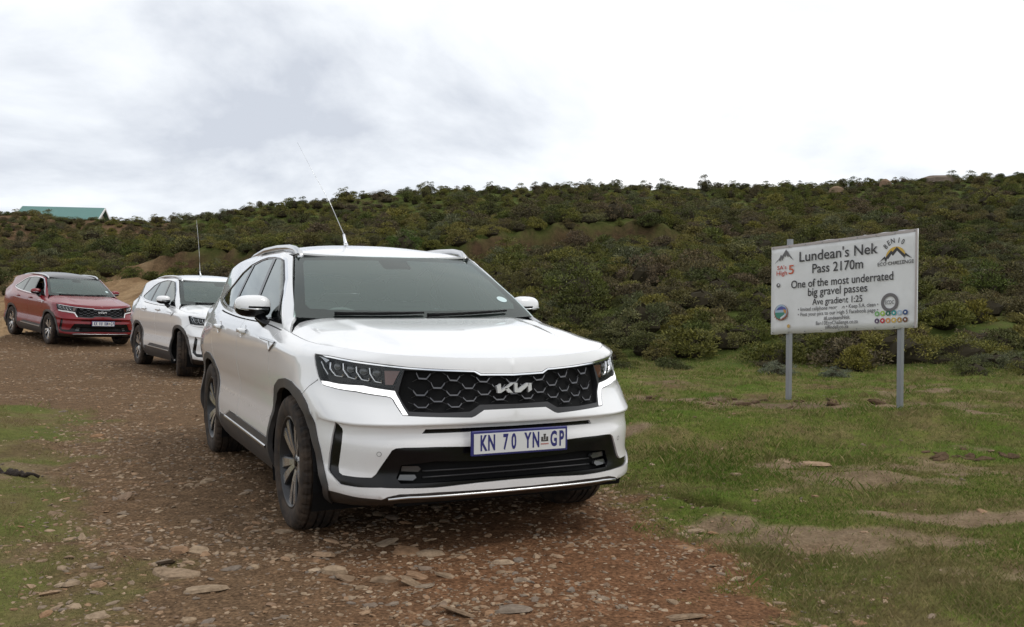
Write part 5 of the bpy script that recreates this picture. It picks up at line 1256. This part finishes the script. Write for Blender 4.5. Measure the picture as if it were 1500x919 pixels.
# the rest: one mass of scrub, instanced on points
rest = rank[295:]
me = bpy.data.meshes.new('scrub'); me.vertices.add(len(rest)); me.vertices.foreach_set('co', np.stack([P[rest, 0], P[rest, 1], hz[rest] - .03], 1).astype(np.float32).ravel())
def attr(nm, ty, arr, fld): a = me.attributes.new(nm, ty, 'POINT'); a.data.foreach_set(fld, arr.ravel())
n_ = len(rest)
attr('rot', 'FLOAT_VECTOR', np.stack([r.normal(0, .08, n_), r.normal(0, .08, n_), r.uniform(0, 6.28, n_)], 1).astype(np.float32), 'vector')
attr('scl', 'FLOAT_VECTOR', (size[rest][:, None] * np.stack([r.uniform(.9, 1.25, n_), r.uniform(.9, 1.25, n_), r.uniform(.7, 1.05, n_)], 1)).astype(np.float32), 'vector')
attr('pick', 'INT', r.integers(0, NV, n_).astype(np.int32), 'value')
scrub = link(me, 'scrub'); tag(scrub, 'mass of olive and brown heath scrub covering the far hillside', 'scrub', kind='stuff')
ng = bpy.data.node_groups.new('scrub_scatter', 'GeometryNodeTree'); ng.interface.new_socket('Geometry', in_out='INPUT', socket_type='NodeSocketGeometry'); ng.interface.new_socket('Geometry', in_out='OUTPUT', socket_type='NodeSocketGeometry')
gi = ng.nodes.new('NodeGroupInput'); go = ng.nodes.new('NodeGroupOutput'); ip = ng.nodes.new('GeometryNodeInstanceOnPoints'); gt = ng.nodes.new('GeometryNodeGeometryToInstance')
for o in protos[::-1]:
    oi = ng.nodes.new('GeometryNodeObjectInfo'); oi.transform_space = 'ORIGINAL'; oi.inputs['Object'].default_value = o; ng.links.new(oi.outputs['Geometry'], gt.inputs[0])
def na(nm, ty): q = ng.nodes.new('GeometryNodeInputNamedAttribute'); q.data_type = ty; q.inputs[0].default_value = nm; return q.outputs['Attribute']
m2p = ng.nodes.new('GeometryNodeMeshToPoints'); ng.links.new(gi.outputs[0], m2p.inputs[0]); ng.links.new(m2p.outputs[0], ip.inputs['Points']); ng.links.new(gt.outputs[0], ip.inputs['Instance'])
ip.inputs['Pick Instance'].default_value = True; ng.links.new(na('pick', 'INT'), ip.inputs['Instance Index']); ng.links.new(na('scl', 'FLOAT_VECTOR'), ip.inputs['Scale'])
e2r = ng.nodes.new('FunctionNodeEulerToRotation'); ng.links.new(na('rot', 'FLOAT_VECTOR'), e2r.inputs[0]); ng.links.new(e2r.outputs[0], ip.inputs['Rotation']); ng.links.new(ip.outputs[0], go.inputs[0])
md = scrub.modifiers.new('scatter', 'NODES'); md.node_group = ng

# ------------------------------------------------------------------ boulders on the skyline
for (px, py, Y, sx, sz, lb) in ((1224, 274, 55, .42, .34, 'pale rounded boulder on the skyline left of a dark boulder'), (1295, 264, 56.5, .34, .45, 'dark upright boulder on the skyline above the sign'), (1375, 257, 57.5, 1.15, .50, 'long low boulder on the skyline at the upper right')):
    X = (px - 750) / 1410 * Y; o = bpy.data.objects.new('boulder', SM[3 if sx > 1 else 5]); COL.objects.link(o); Z = 1.2734 + (435 - py) / 1410 * Y
    o.location = (X, Y, Z - sz * .62); o.scale = (sx, sx * .8, sz * 1.5); tag(o, lb, 'boulder')
# ------------------------------------------------------------------ house behind the crest
def corr(m, n, l, b):
    tc = n.new('ShaderNodeTexCoord'); w_ = n.new('ShaderNodeTexWave'); w_.inputs['Scale'].default_value = 6; l.new(tc.outputs['Object'], w_.inputs['Vector']); bump(n, l, b, w_.outputs['Fac'], .5, .03)
M_ROOF = mat('green_roof_sheet', (.045, .17, .145), .45, build=corr); M_WALL = mat('cream_wall', (.55, .50, .44), .85); M_FASC = mat('white_fascia', (.75, .75, .73), .6); M_GLZ = mat('dark_pane', (.03, .035, .04), .15)
hs_ = empty('house', (-34.4, 74.0, 4.50), math.radians(13)); tag(hs_, 'small house with green metal roof peeping over the crest', 'house')
Ln, Wd, Ev, Rg = 5.2, 5.2, 2.45, 3.45
mb = MB(); mb.box((0, 0, Ev / 2 - .4), (Ln, Wd, Ev + .8)); mb.add([(Ln / 2, -Wd / 2, Ev), (Ln / 2, Wd / 2, Ev), (Ln / 2, 0, Rg - .06)], [(0, 1, 2)]); mb.add([(-Ln / 2, -Wd / 2, Ev), (-Ln / 2, 0, Rg - .06), (-Ln / 2, Wd / 2, Ev)], [(0, 1, 2)]); mb.build('wall', M_WALL, hs_)
ov = .32
for sg in (-1, 1):
    y0 = sg * (Wd / 2 + ov); z0 = Rg - (Rg - Ev) * (Wd / 2 + ov) / (Wd / 2)
    mb = MB(); V = [(-Ln / 2 - ov, y0, z0), (Ln / 2 + ov, y0, z0), (Ln / 2 + ov, 0, Rg), (-Ln / 2 - ov, 0, Rg)]; V += [(a, b, c + .05) for a, b, c in V]
    mb.add(V, [(0, 3, 2, 1), (4, 5, 6, 7), (0, 1, 5, 4), (1, 2, 6, 5), (2, 3, 7, 6), (3, 0, 4, 7)]); rf = mb.build('roof', M_ROOF, hs_)
    mb = MB(); mb.box((0, y0 + sg * .03, z0 - .06), (Ln + 2 * ov, .05, .16)); mb.build('gutter', M_FASC, rf)
    for e_ in (-1, 1):
        mb = MB(); x_ = e_ * (Ln / 2 + ov + .03); q = [(x_ - .02, y0, z0 - .10), (x_ - .02, 0, Rg - .10), (x_ - .02, 0, Rg + .07), (x_ - .02, y0, z0 + .07)]; q += [(a + .04, b, c) for a, b, c in q]
        mb.add(q, [(0, 1, 2, 3), (7, 6, 5, 4), (0, 4, 5, 1), (1, 5, 6, 2), (2, 6, 7, 3), (3, 7, 4, 0)]); mb.build('barge_board', M_FASC, rf)
for x_ in (-1.8, 1.6):
    mb = MB(); mb.box((x_, -Wd / 2 - .01, 1.45), (1.0, .06, .95)); wn = mb.build('window', M_FASC, hs_); mb = MB(); mb.box((x_, -Wd / 2 - .03, 1.45), (.86, .04, .81)); mb.build('pane', M_GLZ, wn)

# ------------------------------------------------------------------ sign board
def _sign(m, n, l, b):
    tc = n.new('ShaderNodeTexCoord'); a = nz(n, l, 2.2, 6, .6, tc.outputs['Object'], .4); f = nz(n, l, 26, 4, .6, tc.outputs['Object'])
    c = ramp(n, l, a.outputs['Fac'], [(.3, (.62, .62, .615)), (.5, (.72, .72, .72)), (.7, (.78, .78, .78))]).outputs[0]
    c = mixc(n, l, ramp(n, l, f.outputs['Fac'], [(.64, 0.0), (.80, .35)]).outputs[0], c, (.42, .38, .33)); l.new(c, b.inputs['Base Color']); bump(n, l, b, a.outputs['Fac'], .15, .02)
M_SGN = mat('weathered_vinyl', (.6, .6, .6), .5, build=_sign); M_POST = mat('galvanised_steel', (.30, .31, .33), .45, .7); M_BACK = mat('board_edge', (.45, .40, .39), .7)
INK = mat('print_charcoal', (.045, .042, .045), .6); INKL = mat('print_grey', (.14, .135, .14), .6)
def sgn_px(px, py, Y): return ((px - 750) / 1410 * Y, 1.2734 + (435.2 - py) / 1410 * Y)
# board plane through its two vertical edges, depths from the post feet
YL, YR = 11.80, 10.35
xl, zl1 = sgn_px(1129.5, 363, YL); _, zl0 = sgn_px(1129.5, 488, YL); xr, zr1 = sgn_px(1343, 332, YR); _, zr0 = sgn_px(1339, 480, YR)
O = Vector((xl, YL, 0)); Rv = Vector((xr - xl, YR - YL, 0)); SW = Rv.length; Rv.normalize()
zb = (zl0 + zr0) / 2; SH = ((zl1 - zl0) + (zr1 - zr0)) / 2; slope = ((zr0 + zr1) - (zl0 + zl1)) / 2 / SW
print('sign', SW, SH, zl0, zl1, zr0, zr1, slope)
sg = empty('road_sign', (xl, YL, zb)); sg.rotation_euler = (0, 0, math.atan2(Rv.y, Rv.x))
# local: x right along the board, y away from the viewer, z up
tag(sg, 'weathered white pass information board on two grey steel posts', 'sign')
dz = zl0 - zb
def lz(x): return dz + slope * x
mb = MB(); nxs = 24
rr_ = np.random.default_rng(4)
V = []; F = []
for i in range(nxs + 1):
    x = SW * i / nxs
    for k in range(13):
        z = SH * k / 12; bend = .006 * math.sin(3 * x + 2) * math.sin(4 * z) + .003 * rr_.normal()
        V.append((x, (bend if 0 < k < 12 and 0 < i < nxs else 0), lz(x) + z + (.004 * rr_.normal() if k in (0, 12) else 0)))
for i in range(nxs):
    for k in range(12): F.append((i * 13 + k, (i + 1) * 13 + k, (i + 1) * 13 + k + 1, i * 13 + k + 1))
nb = len(V); V += [(x, .018, z) for x, y, z in V]; F += [tuple(q + nb for q in f[::-1]) for f in F]
for i in range(nxs):
    for k in (0, 12):
        a, b = i * 13 + k, (i + 1) * 13 + k; F.append((a, a + nb, b + nb, b) if k == 0 else (b, b + nb, a + nb, a))
for k in range(12):
    a, b = k, k + 1; F.append((b, b + nb, a + nb, a)); a += nxs * 13; b += nxs * 13; F.append((a, a + nb, b + nb, b))
mb.add(V, F); board = mb.build('board', M_SGN, sg, True)
mb = MB()
mb.add([(0, -.006, lz(0) + SH - .030), (SW, -.006, lz(SW) + SH - .030), (SW, -.006, lz(SW) + SH), (0, -.006, lz(0) + SH)], [(0, 1, 2, 3)]); mb.add([(SW - .022, -.0065, lz(SW)), (SW, -.0065, lz(SW)), (SW, -.0065, lz(SW) + SH - .031), (SW - .022, -.0065, lz(SW) + SH - .031)], [(0, 1, 2, 3)])
V = mb.v; hem = mesh_obj('board_hem', V + [(x, -.001, z) for x, y, z in V], [(0, 1, 2, 3), (4, 5, 6, 7), (0, 4, 5, 1), (1, 5, 6, 2), (2, 6, 7, 3), (3, 7, 4, 0), (8 - 0, 9, 10, 11)] and [(0, 1, 2, 3), (4, 5, 6, 7), (0, 8, 9, 1), (4, 12, 13, 5), (3, 2, 10, 11), (7, 6, 14, 15)], M_BACK, board, smooth=False)
for i in range(9):
    for k in (0, 1):
        x = .03 + (SW - .06) * i / 8; z = lz(x) + (.018 if k == 0 else SH - .016); mb = MB(); mb.tube([(x, -.004, z), (x, -.012, z)], .007, 6); mb.build('bolt', M_POST, board)
# posts: galvanised channel
for px_, yt in ((1152.5, 350), (1316, 332)):
    u = (px_ - 750) / 1410; t = (u * YL - xl) / ((xr - xl) - u * (YR - YL)); x = t * SW; wp = O + Rv * x; g = gh(wp.x, wp.y)
    topz = lz(x) + SH + (.075 if px_ < 1200 else .012); bot = g - zb - .25
    mb = MB(); w2, d2, th = .024, .05, .005
    prof = [(-w2, .085), (-w2, .025), (w2, .025), (w2, .085), (w2 - th, .085), (w2 - th, .031), (-w2 + th, .031), (-w2 + th, .085)]
    Vp = [(x + a, b, bot) for a, b in prof] + [(x + a, b, topz) for a, b in prof]; mb.add(Vp, [(i, (i + 1) % 8, 8 + (i + 1) % 8, 8 + i) for i in range(8)] + [(8, 9, 14, 15), (9, 10, 13, 14), (10, 11, 12, 13)])
    mb.build('post', M_POST, sg)
def sxy(u, v):       # board coordinates 0..1 from the lower left
    x = u * SW; return x, lz(x) + v * SH
ROT = Matrix(((1, 0, 0, 0), (0, 0, -1, 0), (0, 1, 0, 0), (0, 0, 0, 1)))
sk = Matrix(((1, 0, 0, 0), (slope, 1, 0, 0), (0, 0, 1, 0), (0, 0, 0, 1)))
def T(text, u, v, hgt, wid=None, m=INK, off=0.0, rot=0, al='CENTER', xs=None, name='lettering'):
    x, z = sxy(u, v); M = Matrix.Translation((x, -.0095, z)) @ ROT @ sk @ Matrix.Rotation(rot, 4, 'Z')
    return (name, text, M, hgt * SH * 1.38, xs if xs else .9, m, off + .0013 * min(1, hgt / .09), al), (wid * SW if wid else None)
rows = [T("Lundean's Nek", .485, .845, .115, .54), T("Pass 2170m", .485, .70, .105, .35), T("One of the most underrated", .505, .545, .090, .70), T("big gravel passes", .485, .445, .090, .41), T("Ave gradient 1:25", .485, .335, .072, .345),
        T("\u2022 limited cellphone reception \u2022 Keep S.A. clean \u2022", .485, .262, .042, .555, INKL), T("\u2022 Post your pics to our High 5 Facebook page \u2022", .485, .205, .042, .555, INKL), T("#LundeansNek", .485, .148, .042, .18, INKL), T("Ben10EcoChallenge.co.za", .485, .097, .042, .29, INKL), T("tiffindell.co.za", .485, .048, .042, .16, INKL),
        T("SA's", .083, .752, .045, .070, mat('print_red', (.50, .075, .045), .6)), T("High", .083, .688, .050, .080, mat('print_red', (.5, .075, .045), .6)), T("5", .155, .715, .105, .040, mat('print_orange', (.55, .11, .045), .6)),
        T("ECO CHALLENGE", .868, .675, .037, .225, INK), T("ECDC", .835, .275, .040, .055, INKL)]
for ch, a_ in zip("BEN 10", (52, 33, 13, 0, -14, -34)):
    if ch == ' ': continue
    q = math.radians(90 + a_); rows.append(T(ch, .868 + .079 * math.cos(q), .765 + .142 * math.sin(q), .055, None, INK, 0, math.radians(a_ * .8), xs=.8))
tmp = glyph_objs([a for a, b in rows], board)
for o, (a, wd) in zip(tmp, rows):
    if wd:      # fit to the printed width
        xs_ = [v.co.x for v in o.data.vertices]; c = (min(xs_) + max(xs_)) / 2; k = wd / (max(xs_) - min(xs_)); zc0 = None
        for v in o.data.vertices: d = v.co.x - c; v.co.x = c + d * k; v.co.z += slope * d * (k - 1)
        t_ = a[2].translation.x - c
        for v in o.data.vertices: v.co.x += t_; v.co.z += slope * t_
def shape(name, polys, m, y=-.0095):
    mb = MB()
    for P in polys:
        V = [(sxy(u, v)[0], y, sxy(u, v)[1]) for u, v in P]; k = len(V); mb.add(V, [tuple(range(k))])
    o = mb.build(name, m, board); return o
def disc(cu, cv, ru, n=28, a0=0, a1=2 * math.pi): rv = ru * SW / SH; return [(cu + ru * math.cos(a), cv + rv * math.sin(a)) for a in np.linspace(a0, a1, n, endpoint=a1 < 6.2)]
def ringp(cu, cv, r0, r1, n=32):
    rv = SW / SH; return [[(cu + q * math.cos(a), cv + q * rv * math.sin(a)) for q, a in ((r0, a0), (r1, a0), (r1, a1), (r0, a1))] for a0, a1 in zip(np.linspace(0, 2 * math.pi, n + 1)[:-1], np.linspace(0, 2 * math.pi, n + 1)[1:])]
shape('peak_mark', [[(.025, .80), (.065, .865), (.075, .90), (.085, .885), (.115, .955), (.172, .82), (.135, .875), (.128, .865), (.118, .895), (.108, .87), (.100, .885), (.085, .83), (.078, .865), (.070, .825), (.062, .845)]], INKL)
shape('sun_mark', [disc(.868, .735, .062, 24, .12, math.pi - .12)], mat('print_yellow', (.62, .40, .07), .6), -.0085)
shape('mountain_mark', [[(.765, 0.700), (.800, 0.755), (.806, 0.740), (.840, 0.810), (.850, 0.793), (.875, 0.840), (.925, 0.755), (.930, 0.770), (.970, 0.710), (.955, 0.720), (.930, 0.745), (.922, 0.720), (.878, 0.800), (.852, 0.750), (.843, 0.770), (.822, 0.720), (.818, 0.730), (.808, 0.690), (.798, 0.730)]], INK, -.0105)
shape('mountain_fill', [[(.800, 0.715), (.822, 0.730), (.843, 0.770), (.852, 0.750), (.878, 0.800), (.922, 0.720), (.925, 0.700), (.81, 0.685)]], mat('print_white', (.66, .66, .66), .5), -.0095)
shape('roundel_ring', ringp(.835, .275, .036, .055), mat('print_mid_grey', (.15, .14, .145), .6))
shape('ball_mark', [disc(.057, .555, .014)], INKL); shape('ball_patch', [disc(.060, .560, .006)], mat('print_white', (.66, .66, .66), .5), -.0105)
shape('crest_rim', [disc(.080, .245, .052)], mat('crest_brown', (.28, .10, .06), .6)); shape('crest_sky', [disc(.080, .255, .046)], mat('crest_sky_blue', (.35, .45, .55), .6), -.0105)
shape('crest_hill', [disc(.072, .235, .036, 20, math.pi * .95, math.pi * 2.1)], mat('crest_green', (.05, .22, .16), .6), -.0115); shape('crest_ridge', [[(.043, .27), (.06, .30), (.085, .315), (.115, .295), (.12, .27), (.085, .275)]], mat('crest_blue', (.09, .10, .32), .6), -.0118); shape('crest_field', [[(.10, .285), (.122, .265), (.118, .225), (.10, .25)]], mat('crest_ochre', (.50, .25, .07), .6), -.0122); shape('crest_stream', [[(.08, .165), (.108, .20), (.112, .225), (.095, .205), (.075, .185)]], mat('print_white', (.66, .66, .66), .5), -.0125)
for k in range(7):
    a = math.radians(215 + 110 * k / 6); shape('crest_spike', [[(.080 + .052 * math.cos(a - .1), .245 + .079 * math.sin(a - .1)), (.080 + .064 * math.cos(a), .245 + .098 * math.sin(a)), (.080 + .052 * math.cos(a + .1), .245 + .079 * math.sin(a + .1))]], mat('crest_brown', (.28, .10, .06), .6))
shape('star_mark', [disc(.138, .085, .012, 10)], mat('crest_gold', (.55, .36, .12), .6))
ic = [('icon_green', (.20, .42, .16)), ('icon_lime', (.33, .50, .09)), ('icon_dark_green', (.02, .14, .09)), ('icon_teal', (.03, .28, .27)), ('icon_pale_blue', (.38, .48, .60)), ('icon_navy', (.03, .07, .20)), ('icon_violet', (.10, .06, .12)), ('icon_red', (.50, .03, .04)), ('icon_orange', (.60, .28, .10)), ('icon_amber', (.62, .42, .10)), ('icon_brown', (.42, .24, .06)), ('icon_dark_brown', (.16, .06, .03))]
for k, (nm, c) in enumerate(ic):
    u = .755 + .0355 * (k % 6); v = .165 if k < 6 else .090; shape('icon', [disc(u, v, .0155, 18)], mat(nm, c, .6)); shape('icon_symbol', [disc(u, v, .0065, 6)] if k % 2 else [[(u - .006, v - .012), (u + .006, v - .012), (u, v + .014)]], mat('print_white', (.66, .66, .66), .5), -.0105)
